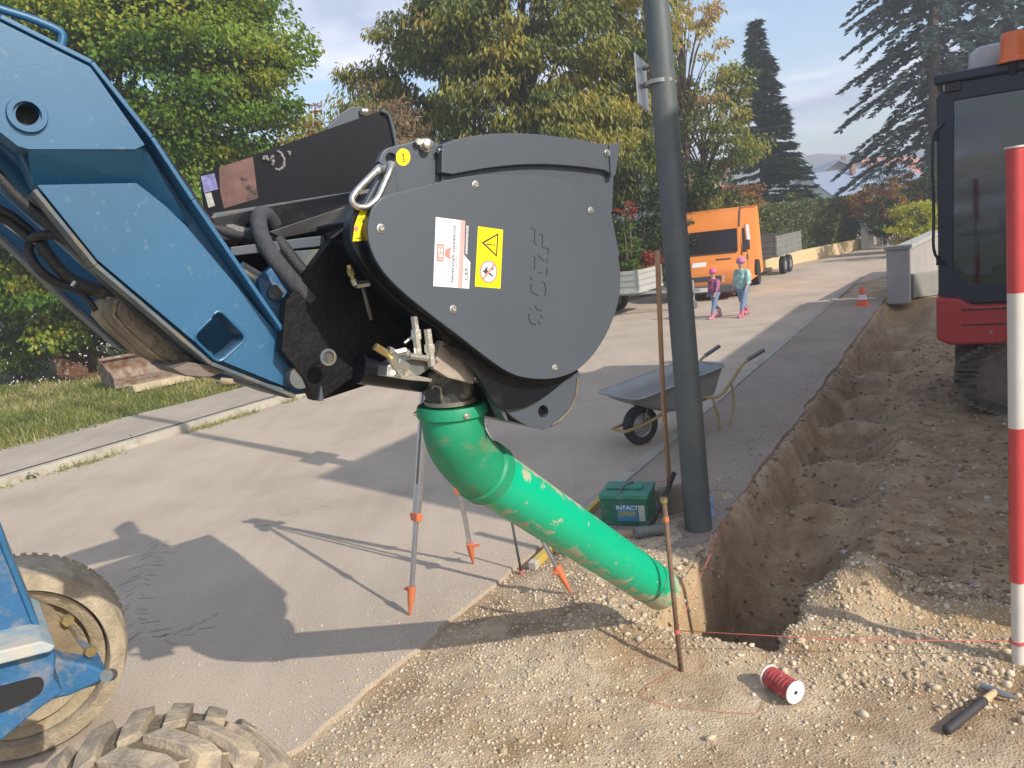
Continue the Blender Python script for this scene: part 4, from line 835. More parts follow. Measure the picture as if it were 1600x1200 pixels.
mb = MB(); mb.box(B3d(Wb*.86, -.0015, Hb*.42), (Wb*.13, .002, Hb*.50), (ex, ey, ZV)); mb.build('label', mat('pale label', (.45, .47, .42), .5), bt)
mb = MB(); mb.box(B3d(Wb*.56, -.0035, Hb*.40), (Wb*.36, .001, Hb*.16), (ex, ey, ZV)); mb.build('label_band', mat('olive label', (.22, .25, .16), .5, var=.3, vscale=60.), lb)
text('print', 'INTACT', M_white, lb, B3d(Wb*.56, -.004, Hb*.585), ex*.045, ZV*.045)
# blue plastic bottle
p = on(1109, 806); bo = thing('plastic_bottle', 'clear blue plastic bottle standing behind the lamp post', 'bottle', p)
M_bot = mat('blue plastic', (.22, .33, .52), .25, var=.1)
mb = MB(); mb.lathe(p, ZV, [(0, .03), (.0, .036), (.05, .036), (.06, .032), (.07, .036), (.13, .036), (.16, .014), (.175, .013)], 24); mb.build('body', M_bot, bo, 'auto')
mb = MB(); mb.lathe(p+ZV*.175, ZV, [(0, .015), (.018, .015)], 16); mb.build('cap', mat('blue cap', (.04, .10, .5), .4), bo, 'auto')
# sledge hammer head + handle behind the stake
c0 = on(992, 842, .042); c1 = on(1044, 834, .045); d_ = (c1-c0); d_[2] = 0; d_ /= np.linalg.norm(d_)
sl_ = thing('sledge_hammer', 'grey sledge hammer standing on its head next to the battery', 'hammer', (c0+c1)/2*vec(1, 1, 0))
mb = MB(); mb.lathe(c0, d_, [(-.0, .030), (.01, .040), (.06, .042), (.10, .036), (.15, .042), (.20, .044), (.21, .036)], 16); mb.build('head', mat('hammer grey', (.16, .17, .16), .6, .3, var=.3, vscale=20.), sl_, 'auto')
mb = MB(); mb.tube([c0+d_*.10, c0+d_*.10+vec(.16, .10, .22), c0+d_*.10+vec(.24, .16, .34)], .017, 12); mb.build('handle', M_plasticblk, sl_, True)
# shovel leaning on the lamp post
t0_ = on(1052, 800); sv = thing('shovel', 'shovel with a long brown wooden handle leaning on the lamp post', 'shovel', t0_)
hb = dp(1046, 752, t0_[1]-.02); ht = dp(1027, 392, b0[1]-.10)
mb = MB(); mb.tube(resample([hb-ZV*.02, hb*.6+ht*.4+vec(-.012, 0, 0), ht], 16), .0165, 14); mb.build('handle', mat('brown handle', (.36, .21, .12), .6, var=.15, vscale=15.), sv, True)
mb = MB(); mb.tube([hb+(hb-ht)*.04, hb+(ht-hb)*.03], [.024, .020], 14); mb.build('ferrule', mat('red ferrule', (.45, .10, .07), .6), sv, 'auto')
mb = MB(); bx = vec(1, .25, 0)/1.03; V = []; nu, nv = 7, 8
for i in range(nv+1):
    v = i/nv; wdt = .125*(1 if v < .55 else math.sqrt(max(0.04, 1-((v-.55)/.46)**2))) if v > .08 else .09
    for j in range(nu+1):
        u = (j/nu*2-1); V.append(hb+vec(0, -.02, -.02)+(t0_-hb)*v*1.05+bx*u*wdt+vec(0, -.03, 0)*(1-u*u)*(1-v*.3))
mb.add(V, [(i*(nu+1)+j, i*(nu+1)+j+1, (i+1)*(nu+1)+j+1, (i+1)*(nu+1)+j) for i in range(nv) for j in range(nu)])
o = mb.build('blade', mat('dusty shovel blade', (.26, .23, .19), .6, .3, var=.2, vscale=12.), sv, True); so2 = o.modifiers.new('solid', 'SOLIDIFY'); so2.thickness = .003
# yellow batten/spirit level on the ground, running under the green pipe to the battery
p0_, p1_ = on(832, 892, .03), on(950, 775, .03)
yl_ = thing('spirit_level', 'long yellow spirit level lying along the road edge behind the pipe', 'spirit level', (p0_+p1_)/2*vec(1, 1, 0))
mb = MB(); mb.bar(p0_+(p1_-p0_)*.04, p1_, .05, .05); mb.build('beam', mat('level yellow', (.55, .38, .08), .5, var=.15, vscale=15., dirt=(.4, .33, .22), dscale=10.), yl_, bevel=.004)
mb = MB(); mb.bar(p0_, p0_+(p1_-p0_)*.042, .054, .054); mb.build('end_cap', mat('pale cap', (.5, .45, .38), .6), yl_, bevel=.004)
q_a, q_b = on(960, 842, .02), on(1075, 838, .02); tag(MB().bar(on(944, 838, .02), on(1010, 838, .02), .06, .03).build('plank', mat('plank', (.36, .25, .16), .8, var=.2, vscale=10.), None, bevel=.003), 'short weathered plank lying in front of the battery', 'plank')

# wheelbarrow
wb = thing('wheelbarrow', 'galvanised wheelbarrow with yellow frame and black pneumatic tyre parked at the kerb', 'wheelbarrow', vec(1.6, 7.7, 0))
w0 = on(1003, 694); R_ = .20; ax_ = vec(.88, .47, 0); ax_ /= np.linalg.norm(ax_); ay_ = vec(-ax_[1], ax_[0], 0)
wc = w0+ZV*R_*1.0
W3 = lambda u, v, z: vec(wc[0], wc[1], 0)+ax_*u+ay_*v+ZV*z
mb = MB(); mb.lathe(wc, ay_, [(-.045, R_*.60), (-.05, R_*.75), (-.042, R_*.93), (0, R_), (.042, R_*.93), (.05, R_*.75), (.045, R_*.60)], 48, closed=True); mb.build('tyre', mat('tyre black', (.03, .03, .035), .8, var=.2, bump=.4, bscale=60.), wb, 'auto')
mb = MB(); mb.lathe(wc, ay_, [(-.05, .02), (-.045, R_*.3), (-.02, R_*.5), (-.035, R_*.62), (.035, R_*.62), (.02, R_*.5), (.045, R_*.3), (.05, .02)], 36, closed=True); mb.build('rim', M_galv, wb, 'auto')
M_yf = mat('yellow tube', (.36, .25, .10), .6, var=.15, vscale=8., dirt=(.35, .28, .2), dscale=9.)
for sd in (-1, 1):
    mb = MB(); mb.tube(resample([W3(-.26, sd*.10, .20), W3(0, sd*.12, .24), W3(.48, sd*.22, .40), W3(.78, sd*.27, .36), W3(.95, sd*.29, .48), W3(1.12, sd*.30, .64), W3(1.30, sd*.31, .70)], 30), .0155, 12); mb.build('frame_tube', M_yf, wb, True)
    mb = MB(); mb.tube([W3(1.18, sd*.305, .668), W3(1.40, sd*.315, .735)], .021, 12); mb.build('grip', mat('grey grip', (.10, .11, .12), .6), wb, 'auto')
    mb = MB(); mb.tube(resample([W3(.72, sd*.26, .37), W3(.76, sd*.27, .2), W3(.80, sd*.27, .02), W3(.90, sd*.27, .02), W3(.98, sd*.28, .25), W3(.96, sd*.29, .46)], 24), .0125, 10); mb.build('leg', M_yf, wb, True)
    mb = MB(); mb.bar(W3(0, sd*.06, .20), W3(.04, sd*.10, .42), .035, .006); mb.build('wheel_bracket', M_yf, wb, bevel=.002)
mb = MB(); mb.tube([W3(-.26, -.10, .20), W3(-.26, .10, .20)], .0155, 10); mb.build('front_bar', M_yf, wb, True)
# tray: lofted open basin
def ring(u0, u1, hw0, hw1, z0, z1, r=6):
    pts = []
    for (u, v, z) in ((u0, -hw0, z0), (u1, -hw1, z1), (u1, hw1, z1), (u0, hw0, z0)): pts.append((u, v, z))
    out = []; n = len(pts)
    for i in range(n):
        a, b, c = (np.array(pts[j % n]) for j in (i-1, i, i+1)); rr = .12; p = b+(a-b)/np.linalg.norm(a-b)*rr; q = b+(c-b)/np.linalg.norm(c-b)*rr
        for t in np.linspace(0, 1, 6): out.append((1-t)**2*p+2*t*(1-t)*b+t*t*q)
    return [W3(*p) for p in out]
rings = [ring(-.27, .90, .34, .32, .54, .67), ring(-.26, .89, .33, .31, .54, .665), ring(-.08, .86, .29, .28, .43, .56), ring(.12, .82, .24, .25, .34, .40), ring(.22, .76, .20, .22, .305, .35)]
V = [p for r_ in rings for p in r_]; n = 24; mb = MB(); mb.add(V, [(i*n+k, i*n+(k+1) % n, (i+1)*n+(k+1) % n, (i+1)*n+k) for i in range(4) for k in range(n)]+[tuple(4*n+k for k in range(n))])
o = mb.build('tray', M_galv, wb, True); so2 = o.modifiers.new('solid', 'SOLIDIFY'); so2.thickness = .004
mb = MB(); mb.tube(rings[0]+rings[0][:2], .009, 8); mb.build('tray_rim', M_galv, wb, True)

# traffic cone
p = gp(1348, 479); cn = thing('traffic_cone', 'small orange and white traffic cone on the road by the trench end', 'cone', p)
M_cone = mat('cone orange', (.75, .11, .04), .5, var=.08)
mb = MB(); mb.box(p+ZV*.015, (.30, .30, .03)); mb.build('base', M_cone, cn, bevel=.01)
mb = MB(); mb.lathe(p, ZV, [(.03, .12), (.15, .09), (.15, .088), (.38, .035), (.40, .02)], 24); mb.build('cone_body', M_cone, cn, 'auto')
mb = MB(); mb.lathe(p, ZV, [(.15, .0905), (.25, .068)], 24); mb.build('reflective_band', mat('band white', (.75, .73, .70), .4), cn, 'auto')

# ------------------------------------------------------------ excavator on the right
XO = vec(4.32, 7.6, -.1); xc = thing('excavator', 'red and dark blue excavator with orange beacon on its roof, standing beyond the trench', 'excavator', XO); xc.rotation_euler = (0, 0, -RA)
M_xred = mat('excavator red', (.42, .035, .03), .45, var=.15, vscale=3., dirt=(.3, .2, .15), dscale=4., dlo=.55, dhi=.75)
M_xdark = mat('cab dark', (.015, .018, .035), .4, var=.2)
M_xtrk = mat('muddy track', (.16, .12, .09), .95, var=.3, vscale=8., bump=.8, bscale=30.)
X = lambda x, y, z: vec(XO[0]+x, XO[1]+y, z)
for yy in (.12, 1.62):
    mb = MB(); P_ = [X(.35, yy, .0), X(.22, yy, .2), X(.27, yy, .42), X(.5, yy, .55), X(2.5, yy, .55), X(2.8, yy, .42), X(2.85, yy, .2), X(2.7, yy, .0), X(2.4, yy, -.1), X(.6, yy, -.1)]
    slab('track', P_, vec(0, .42, 0), M_xtrk, xc, bevel=.03)
    mb = MB()
    for k in range(44):
        t = k/44*len(P_); i = int(t); u = t-i; q = P_[i]*(1-u)+P_[(i+1) % len(P_)]*u; mb.box(q+vec(0, .21, 0), (.20, .46, .09))
    mb.build('track_shoes', M_xtrk, xc)
mb = MB(); mb.box(X(1.5, 1.1, .35), (1.6, 1.3, .3)); mb.lathe(X(1.5, 1.1, .5), ZV, [(0, .5), (.15, .5)], 32); mb.build('undercarriage', M_xdark, xc, bevel=.02)
slab('body', [X(-.02, 0, .66), X(.10, 0, .60), X(3.2, 0, .60), X(3.3, 0, .75), X(3.3, 0, .99), X(.30, 0, .99), X(.18, 0, 1.06), X(-.02, 0, 1.09)], vec(0, 2.1, 0), M_xred, xc, bevel=.03)
slab('engine_cover', [X(1.75, .05, 1.0), X(3.25, .05, 1.0), X(3.25, .05, 1.75), X(3.1, .05, 1.9), X(1.75, .05, 1.9)], vec(0, 2.0, 0), M_xred, xc, bevel=.05)
cabp = [X(.0, .1, 1.09), X(.18, .1, 1.0), X(1.7, .1, 1.0), X(1.7, .1, 3.12), X(.10, .1, 3.12), X(.0, .1, 3.0)]
door_h = [X(.13, .1, 1.35), X(.25, .1, 1.18), X(.75, .1, 1.16), X(.75, .1, 2.95), X(.15, .1, 2.95)]; door_h2 = [X(.84, .1, 1.16), X(1.6, .1, 1.16), X(1.6, .1, 2.95), X(.84, .1, 2.95)]
cab = slab('cab_frame', cabp, vec(0, .07, 0), M_xdark, xc, [door_h, door_h2], bevel=.01)
slab('cab_frame', [p+vec(0, 1.15, 0) for p in cabp], vec(0, .06, 0), M_xdark, xc, [[p+vec(0, 1.15, 0) for p in door_h], [p+vec(0, 1.15, 0) for p in door_h2]], bevel=.01)
M_lampg = mat('headlamp', (.55, .55, .52), .2)
M_glass = bpy.data.materials.new('tinted glass'); M_glass.use_nodes = True; t = M_glass.node_tree; t.nodes.clear()
o_ = N(t, 'ShaderNodeOutputMaterial'); m_ = N(t, 'ShaderNodeMixShader'); m_.inputs[0].default_value = .10; tr = N(t, 'ShaderNodeBsdfTransparent'); tr.inputs[0].default_value = (.42, .46, .55, 1); gl = N(t, 'ShaderNodeBsdfGlossy'); gl.inputs[1].default_value = .05
t.links.new(tr.outputs[0], m_.inputs[1]); t.links.new(gl.outputs[0], m_.inputs[2]); t.links.new(m_.outputs[0], o_.inputs[0])
for nm, px_ in (('side_window', door_h), ('side_window', door_h2)):
    slab(nm, [p+vec(0, .02, 0) for p in px_], vec(0, .006, 0), M_glass, xc); slab(nm, [p+vec(0, 1.17, 0) for p in px_], vec(0, .006, 0), M_glass, xc)
slab('front_window', [X(.02, .2, 1.15), X(.02, 1.15, 1.15), X(.06, 1.15, 2.95), X(.06, .2, 2.95)], vec(.008, 0, 0), M_glass, xc)
mb = MB(); mb.box(X(1.68, .7, 2.0), (.05, 1.2, 2.1)); mb.build('cab_rear', M_xdark, xc, bevel=.01)
mb = MB(); mb.box(X(.85, .7, 3.16), (1.74, 1.28, .10)); mb.build('cab_roof', M_xdark, xc, bevel=.03)
slab('roof_box', [X(.27, .25, 3.2), X(1.72, .25, 3.2), X(1.72, .25, 3.44), X(.36, .25, 3.42), X(.27, .25, 3.36)], vec(0, .9, 0), mat('roof white', (.45, .45, .46), .5), xc, bevel=.03)
bc_ = dp(1583, 92, 7.35); q = bc_-XO; bc_ = XO+vec(q@RN, q@RS, q[2])
mb = MB(); mb.tube([bc_-ZV*.13, bc_-ZV*.02], [.03, .05], 14); mb.build('beacon_mount', M_xdark, xc, 'auto')
mb = MB(); mb.lathe(bc_-ZV*.03, ZV, [(0, .13), (.03, .13), (.04, .105), (.20, .10), (.26, .09), (.27, .02)], 24); mb.build('beacon', mat('beacon orange', (.85, .18, .05), .3), xc, 'auto')
mb = MB(); mb.box(X(.75, .6, 1.25), (.55, .5, .12)); mb.box(X(1.0, .6, 1.65), (.12, .48, .75)); mb.build('seat', mat('seat', (.05, .05, .07), .8), xc, bevel=.04)
mb = MB(); mb.tube(resample([X(.06, .04, 2.75), X(-.03, -.02, 2.6), X(-.03, -.02, 1.9), X(-.03, -.02, 1.55), X(.06, .04, 1.4)], 20), .014, 10); mb.build('grab_rail', M_xdark, xc, True)
mb = MB(); mb.box(X(.48, .16, 1.95), (.34, .01, .16)); mb.build('paper_notice', mat('paper', (.4, .42, .42), .8), xc)
mb = MB(); mb.box(X(.80, .085, 1.9), (.03, .03, .22)); mb.build('door_handle', M_plasticblk, xc, bevel=.004)
for zz_ in (1.45, 2.65): mb = MB(); mb.tube([X(.0, .09, zz_-.05), X(.0, .09, zz_+.05)], .018, 10); mb.build('hinge', M_plasticblk, xc)
mb = MB(); mb.box(X(.14, .12, 3.08), (.14, .08, .10)); mb.build('work_light', M_plasticblk, xc, bevel=.01)
mb = MB(); mb.lathe(X(.07, .12, 3.08), vec(-1, 0, 0), [(0, .04), (.01, .035)], 16); mb.build('work_light_lens', M_lampg, xc)
for zz_ in (.80, .95): mb = MB(); mb.bar(X(.2, -.004, zz_), X(3.1, -.004, zz_), .012, .012); mb.build('panel_seam', M_plasticblk, xc)
for xx_ in (.45, 1.1, 1.75): mb = MB(); mb.lathe(X(xx_, -.003, .72), vec(0, -1, 0), [(0, .016), (.008, .012)], 8); mb.build('bolt', M_galv, xc)
mb = MB(); mb.tube(resample([X(1.2, 1.2, 1.25), X(1.1, .9, 1.5), X(.9, .5, 1.6)], 12), .015, 8); mb.lathe(X(.35, .35, 1.25), ZV, [(0, .02), (.35, .012), (.40, .03), (.44, .01)], 12); mb.build('control_lever', M_plasticblk, xc, True)
# boom seen through the cab glass
slab('boom', [X(.62, 1.5, .8), X(.92, 1.5, .8), X(.98, 1.5, 2.2), X(.80, 1.5, 2.75), X(.55, 1.5, 2.75), X(.62, 1.5, 2.1)], vec(0, .22, 0), M_xred, xc, bevel=.02)
slab('boom', [X(.55, 1.5, 2.75), X(.80, 1.5, 2.75), X(1.0, 1.5, 3.0), X(.9, 1.5, 3.1), X(.5, 1.5, 2.95)], vec(0, .22, 0), M_xred, xc, bevel=.02)

# ------------------------------------------------------------ vehicles down the road
M_van = mat('orange van paint', (.72, .24, .05), .4, var=.05, vscale=2.); M_vglass = mat('van glass', (.025, .02, .025), .15)
M_tyr = mat('tyre', (.025, .025, .028), .85); M_dgrey = mat('dark grey plastic', (.06, .06, .065), .6)
VA = rad(26); vf = vec(-math.sin(VA), -math.cos(VA), 0); vr = vec(math.cos(VA), -math.sin(VA), 0)   # forward, and its right seen from the camera
vo = gp(1104, 470); VW = 1.74; VL = 5.0
VP = lambda u, v, z: vo - vf*u + vr*v + ZV*z     # u: back from the nose, v: sideways
vn = thing('van', 'orange high roof van parked at the left kerb facing the camera', 'van', VP(VL/2, 0, 0))
pr = [(0.05, .24), (.0, .40), (.02, .70), (.08, .84), (.50, 1.10), (.62, 1.18), (.98, 1.82), (1.35, 2.22), (1.75, 2.36), (VL-.05, 2.38), (VL, 2.2), (VL, .36), (VL-.1, .30)]
V = []; 
secs = [(-VW/2+.06, .97), (-VW/2, .98), (VW/2, .98), (VW/2-.06, .97)]
mb = MB(); n = len(pr)
lay = [(-VW/2+.10, 0), (-VW/2+.03, 1), (-VW/2, 2), (VW/2, 2), (VW/2-.03, 1), (VW/2-.10, 0)]
cz = 1.3
for v, kk in lay:
    for (u, z) in pr:
        sh_ = 1.-(.035 if kk == 0 else .012 if kk == 1 else 0.)
        uu = VL/2+(u-VL/2)*sh_; zz = cz+(z-cz)*sh_; vv = v*(1-.12*max(0, (zz-1.3))/1.4); V.append(VP(uu, vv, zz))
F = [(i*n+k, i*n+(k+1) % n, (i+1)*n+(k+1) % n, (i+1)*n+k) for i in range(len(lay)-1) for k in range(n)]+[tuple(range(n)), tuple((len(lay)-1)*n+k for k in range(n))]
mb.add(V, F); mb.build('body', M_van, vn, 'auto', bevel=.05)
mb = MB(); mb.bar(VP(.60, -.75, 1.19), VP(.60, .75, 1.19), .05, .02); mb.build('scuttle', M_dgrey, vn); mb = MB(); mb.bar(VP(.66, -.5, 1.24), VP(.80, .1, 1.50), .02, .02); mb.build('wiper', M_dgrey, vn); mb = MB(); mb.bar(VP(.70, .1, 1.24), VP(.80, .62, 1.45), .02, .02); mb.build('wiper', M_dgrey, vn)
def vq(name, pts, material, parent=None, th=.02):
    P = [VP(*p) for p in pts]; nn = np.cross(P[1]-P[0], P[2]-P[0]); nn /= np.linalg.norm(nn); 
    if nn@(CO-P[0]) < 0: nn = -nn
    return slab(name, [p+nn*.012 for p in P], -nn*th, material, parent or vn, bevel=.0)
def wsx(u0, v0): pass
vq('windscreen', [(.635, -.78, 1.205), (.635, .78, 1.205), (.965, .74, 1.79), (.965, -.74, 1.79)], M_vglass)
mb = MB(); mb.tube([VP(.98, .80, 1.84), VP(1.35, .78, 2.24), VP(1.75, .77, 2.38)], .016, 6); mb.build('gutter', M_dgrey, vn); mb = MB(); mb.tube([VP(.98, -.80, 1.84), VP(1.35, -.78, 2.24), VP(1.75, -.77, 2.38)], .016, 6); mb.build('gutter', M_dgrey, vn)
sd = lambda z: VW/2*(1-.12*max(0, z-1.3)/1.4)+.008
vq('door_window', [(.80, sd(1.15), 1.15), (1.45, sd(1.15), 1.12), (1.45, sd(1.78), 1.78), (1.12, sd(1.78), 1.76)], M_vglass)
mb = MB(); mb.box(VP(1.58, .88, .98), (.05, .02, .14)); mb.build('door_handle', M_dgrey, vn)
mb = MB(); mb.tube([VP(1.66, .874, .40), VP(1.66, .874, 1.3), VP(1.66, sd(1.9), 1.9)], .008, 4); mb.build('door_gap', M_dgrey, vn)
vq('company_sign', [(1.85, sd(1.45), 1.42), (2.35, sd(1.45), 1.42), (2.35, sd(1.9), 1.85), (1.85, sd(1.9), 1.85)], mat('pale blue sign', (.55, .60, .68), .5, var=.3, vscale=5.))
vq('grille', [(.015, -.46, .50), (.015, .42, .50), (.03, .42, .66), (.03, -.46, .66)], M_dgrey)
vq('headlight', [(.012, .45, .46), (.03, .72, .46), (.06, .74, .68), (.03, .47, .68)], M_lampg); vq('headlight', [(.012, -.49, .46), (.03, -.76, .46), (.06, -.78, .68), (.03, -.51, .68)], M_lampg)
vq('indicator', [(.03, .73, .48), (.06, .84, .50), (.09, .84, .68), (.06, .75, .68)], mat('indicator orange', (.8, .25, .02), .3))
vq('bonnet_badge', [(.14, -.36, .88), (.14, .0, .88), (.32, .0, .99), (.32, -.36, .99)], M_fl)
vq('bonnet_vent', [(.36, .24, 1.015), (.36, .62, 1.015), (.41, .62, 1.045), (.41, .24, 1.045)], M_dgrey)
mb = MB(); mb.box(VP(-.02, 0, .30), (VW-.04, .20, .20), (vr, vf, ZV)); mb.build('bumper', mat('bumper grey', (.10, .10, .105), .6), vn, bevel=.03)
mb = MB(); mb.box(VP(-.13, -.1, .30), (.50, .02, .11), (vr, vf, ZV)); mb.build('number_plate', M_fl, vn)
for u, v in ((.85, .74), (.85, -.74), (4.0, .74), (4.0, -.74)):
    g = bpy.data.objects.new('wheel', None); COL.objects.link(g); g.parent = vn
    mb = MB(); mb.lathe(VP(u, v-.1, .34), vr, [(0, .2), (0, .31), (.03, .34), (.19, .34), (.22, .31), (.22, .2)], 30, closed=True); mb.build('tyre', M_tyr, g, 'auto')
    mb = MB(); mb.lathe(VP(u, v-.02, .34), vr, [(0, .2), (.1, .2), (.12, .12), (.13, .05)], 24); mb.build('rim', M_galv, g, 'auto')
    mb = MB(); mb.lathe(VP(u, v-.06, .36), vr, [(0, .40), (.175, .40)], 30); mb.build('wheel_arch', M_dark, g)
mb = MB(); mb.tube([VP(.85, .86, 1.2), VP(.80, 1.0, 1.25)], .02, 8); mb.box(VP(.80, 1.02, 1.34), (.10, .07, .26), (vr, vf, ZV)); mb.build('mirror', M_dgrey, vn)

def trailer(name, label, o, ang, W, L, zb, hb, material, drop=False, front=True):
    a = rad(ang); f = vec(math.sin(a), math.cos(a), 0); r = vec(math.cos(a), -math.sin(a), 0)
    P = lambda u, v, z: o+f*u+r*v+ZV*z
    tr = thing(name, label, 'trailer', o)
    for nm, c, sz in (('side_board', P(L/2, W/2, zb+hb/2), (.03, L, hb)), ('side_board', P(L/2, -W/2, zb+hb/2), (.03, L, hb)), ('front_board', P(0, 0, zb+hb/2), (W, .03, hb)), ('tailboard', P(L, 0, zb+hb/2), (W, .03, hb)), ('bed', P(L/2, 0, zb-.03), (W+.08, L+.08, .07))):
        mb = MB(); mb.box(c, sz, (r, f, ZV)); o2 = mb.build(nm, material, tr, bevel=.004)
    mb = MB()
    for k in range(3):
        z = zb+hb*(.2+.3*k); mb.box(P(L/2, W/2+.018, z), (.012, L-.06, .02), (r, f, ZV)); mb.box(P(L/2, -W/2-.018, z), (.012, L-.06, .02), (r, f, ZV)); mb.box(P(-.018, 0, z), (W-.06, .012, .02), (r, f, ZV))
    mb.build('board_ribs', M_galv, tr)
    for sx in (-1, 1):
        for u in (0, L): MB().box(P(u, sx*W/2, zb+hb/2), (.06, .06, hb+.04), (r, f, ZV)).build('corner_post', M_galv, tr, bevel=.004)
    mb = MB(); mb.bar(P(0, -.4, zb-.1), P(-1.25, 0, .45), .07); mb.bar(P(0, .4, zb-.1), P(-1.25, 0, .45), .07); mb.bar(P(0, -.45, zb-.1), P(L, -.45, zb-.1), .08); mb.bar(P(0, .45, zb-.1), P(L, .45, zb-.1), .08); mb.build('chassis', M_galv, tr, bevel=.004)
    for u in ((L*.5-.38, L*.5+.38) if L > 2.6 else (L*.5,)):
        for sx in (-1, 1):
            g = bpy.data.objects.new('wheel', None); COL.objects.link(g); g.parent = tr; vv = sx*(W/2-.14)
            mb = MB(); mb.lathe(P(u, vv-.09, .30), r, [(0, .17), (0, .28), (.02, .30), (.16, .30), (.18, .28), (.18, .17)], 28, closed=True); mb.build('tyre', M_tyr, g, 'auto')
            mb = MB(); mb.lathe(P(u, vv-.075, .30), r, [(0, .05), (.0, .18), (.15, .18), (.15, .05)], 20, closed=True); mb.build('rim', M_galv, g, 'auto')
    mb = MB(); mb.tube([P(-1.05, .1, .05), P(-1.05, .1, .7)], .035, 12); mb.lathe(P(-1.05, .07, .10), r, [(0, .10), (.06, .10)], 18); mb.build('jockey_wheel', M_galv, tr, 'auto')
    return tr
M_tral = mat('trailer aluminium', (.50, .52, .49), .45, .3, var=.1, vscale=3.)
trailer('car_trailer', 'silver aluminium trailer parked in front of the orange van', vec(3.72, 19.3, 0)-vec(math.sin(rad(-58)), math.cos(rad(-58)), 0)*0, -58, 1.6, 3.2, .62, .48, M_tral)
trailer('flatbed_trailer', 'grey box trailer parked behind the orange van', VP(VL+.9, .15, 0)+vec(.15, .1, 0), 33, 1.9, 3.6, .72, .62, mat('dull trailer', (.17, .17, .15), .6, var=.2, vscale=3.))

# ------------------------------------------------------------ walls, gate, hedge
M_conc = mat('concrete', (.38, .36, .34), .9, var=.12, vscale=3., bump=.3, bscale=40.)
p = gp(1405, 470); gpst = thing('gate_pillar', 'grey concrete gate pillar at the far end of the trench', 'pillar', p)
MB().box(p+ZV*.52, (.42, .42, 1.12), (RS, RN, ZV)).build('shaft', M_conc, gpst, bevel=.02); MB().box(p+ZV*1.11, (.50, .50, .07), (RS, RN, ZV)).build('cap', mat('pillar cap', (.30, .29, .28), .9), gpst, bevel=.01)
p2 = p+vec(1.4, 1.9, 0); gw = thing('garden_wall', 'low grey garden wall with pale coping right of the concrete pillar', 'wall', p2)
MB().bar(p+vec(.35, .5, .5), p+vec(4.2, 6.0, .5), .22, 1.0).build('wall', mat('plaster grey', (.33, .31, .28), .9, var=.12, vscale=2.), gw, bevel=.01); MB().bar(p+vec(.3, .45, 1.05), p+vec(4.25, 6.05, 1.05), .34, .09).build('coping', M_conc, gw, bevel=.01)
MB().bar(p+vec(.4, .3, .25), p+vec(5.0, .6, .25), .22, .5).build('wall', mat('plaster grey2', (.33, .31, .28), .9), gw, bevel=.01)
for i, (x, y, h_) in enumerate(((1351, 389, 1.12), (1361, 387, .95), (1382, 383, 1.12))):
    q = gp(x, y); o = thing('gate_post', ('tall white gate post at the left of the far driveway', 'short white gate post beside the tall left one', 'tall white gate post at the right of the far driveway')[i], 'gate post', q, 'white gate posts down the road')
    MB().box(q+ZV*h_/2, (.24, .24, h_), (RS, RN, ZV)).build('shaft', M_fl, o, bevel=.01); MB().box(q+ZV*(h_+.02), (.30, .30, .05), (RS, RN, ZV)).build('cap', M_fl, o, bevel=.008)
ga, gb_ = gp(1363, 386), gp(1380, 383); gt = thing('garden_gate', 'grey garden gate between two white posts', 'gate', (ga+gb_)/2)
mb = MB(); mb.bar(ga+ZV*.12, gb_+ZV*.12, .04); mb.bar(ga+ZV*.85, gb_+ZV*.85, .04); mb.build('gate_frame', M_conc, gt)
mb = MB()
for k in range(13): q = ga+(gb_-ga)*(k+.5)/13; mb.box(q+ZV*.48, (.05, .02, .78))
mb.build('gate_bars', M_conc, gt)
hw = thing('retaining_wall', 'low pale yellow wall along the far driveway under the hedge', 'wall', vec(13, 31.5, 0))
MB().bar(vec(9.6, 28.9, .22), vec(16.9, 35.9, .22), .2, .5).build('wall', mat('yellow plaster', (.60, .46, .26), .9, var=.08), hw, bevel=.01)

# neighbour's house outside the frame on the right: it shades the road and the trench
hs = thing('house', 'neighbouring house with cream walls right of the site', 'house', sn(6, 8, 0))
M_cream = mat('cream render', (.55, .48, .38), .9, var=.05, vscale=1.); M_tile = mat('brown roof tiles', (.24, .11, .07), .8, var=.2, vscale=5.)
def house(o, s0, s1, n0, n1, h, ridge, wm, rm, wins=True, base=0.):
    mb = MB(); mb.box(sn((s0+s1)/2, (n0+n1)/2, h/2+base), (s1-s0, n1-n0, h), (RS, RN, ZV)); mb.build('wall', wm, o)
    P = [sn(s0-.0, n0-.0, h+base+.003), sn(s0, n1, h+base+.003), sn(s0, (n0+n1)/2, ridge+base)]; slab('roof', P, RS*(s1-s0), rm, o)
    for k in range(int((s1-s0)/2.5)):
        for z in (1.5, 4.2):
            if z+1 < h: q = sn(s0+1.3+k*2.5, n0-.02, z+base); fr = MB().box(q, (1.2, .06, 1.3), (RS, RN, ZV)).build('window', M_fl, o); MB().box(q-RN*.02, (1.02, .06, 1.12), (RS, RN, ZV)).build('pane', M_vglass, fr)
house(hs, 3.13, 8.0, 4, 12, 6.55, 8.6, M_cream, M_tile)
hs2 = thing('garage', 'lower annexe with cream walls beside the neighbouring house', 'garage', sn(12, 8, 0)); house(hs2, 8.02, 16.5, 4.2, 9, 5.0, 5.9, M_cream, M_tile)

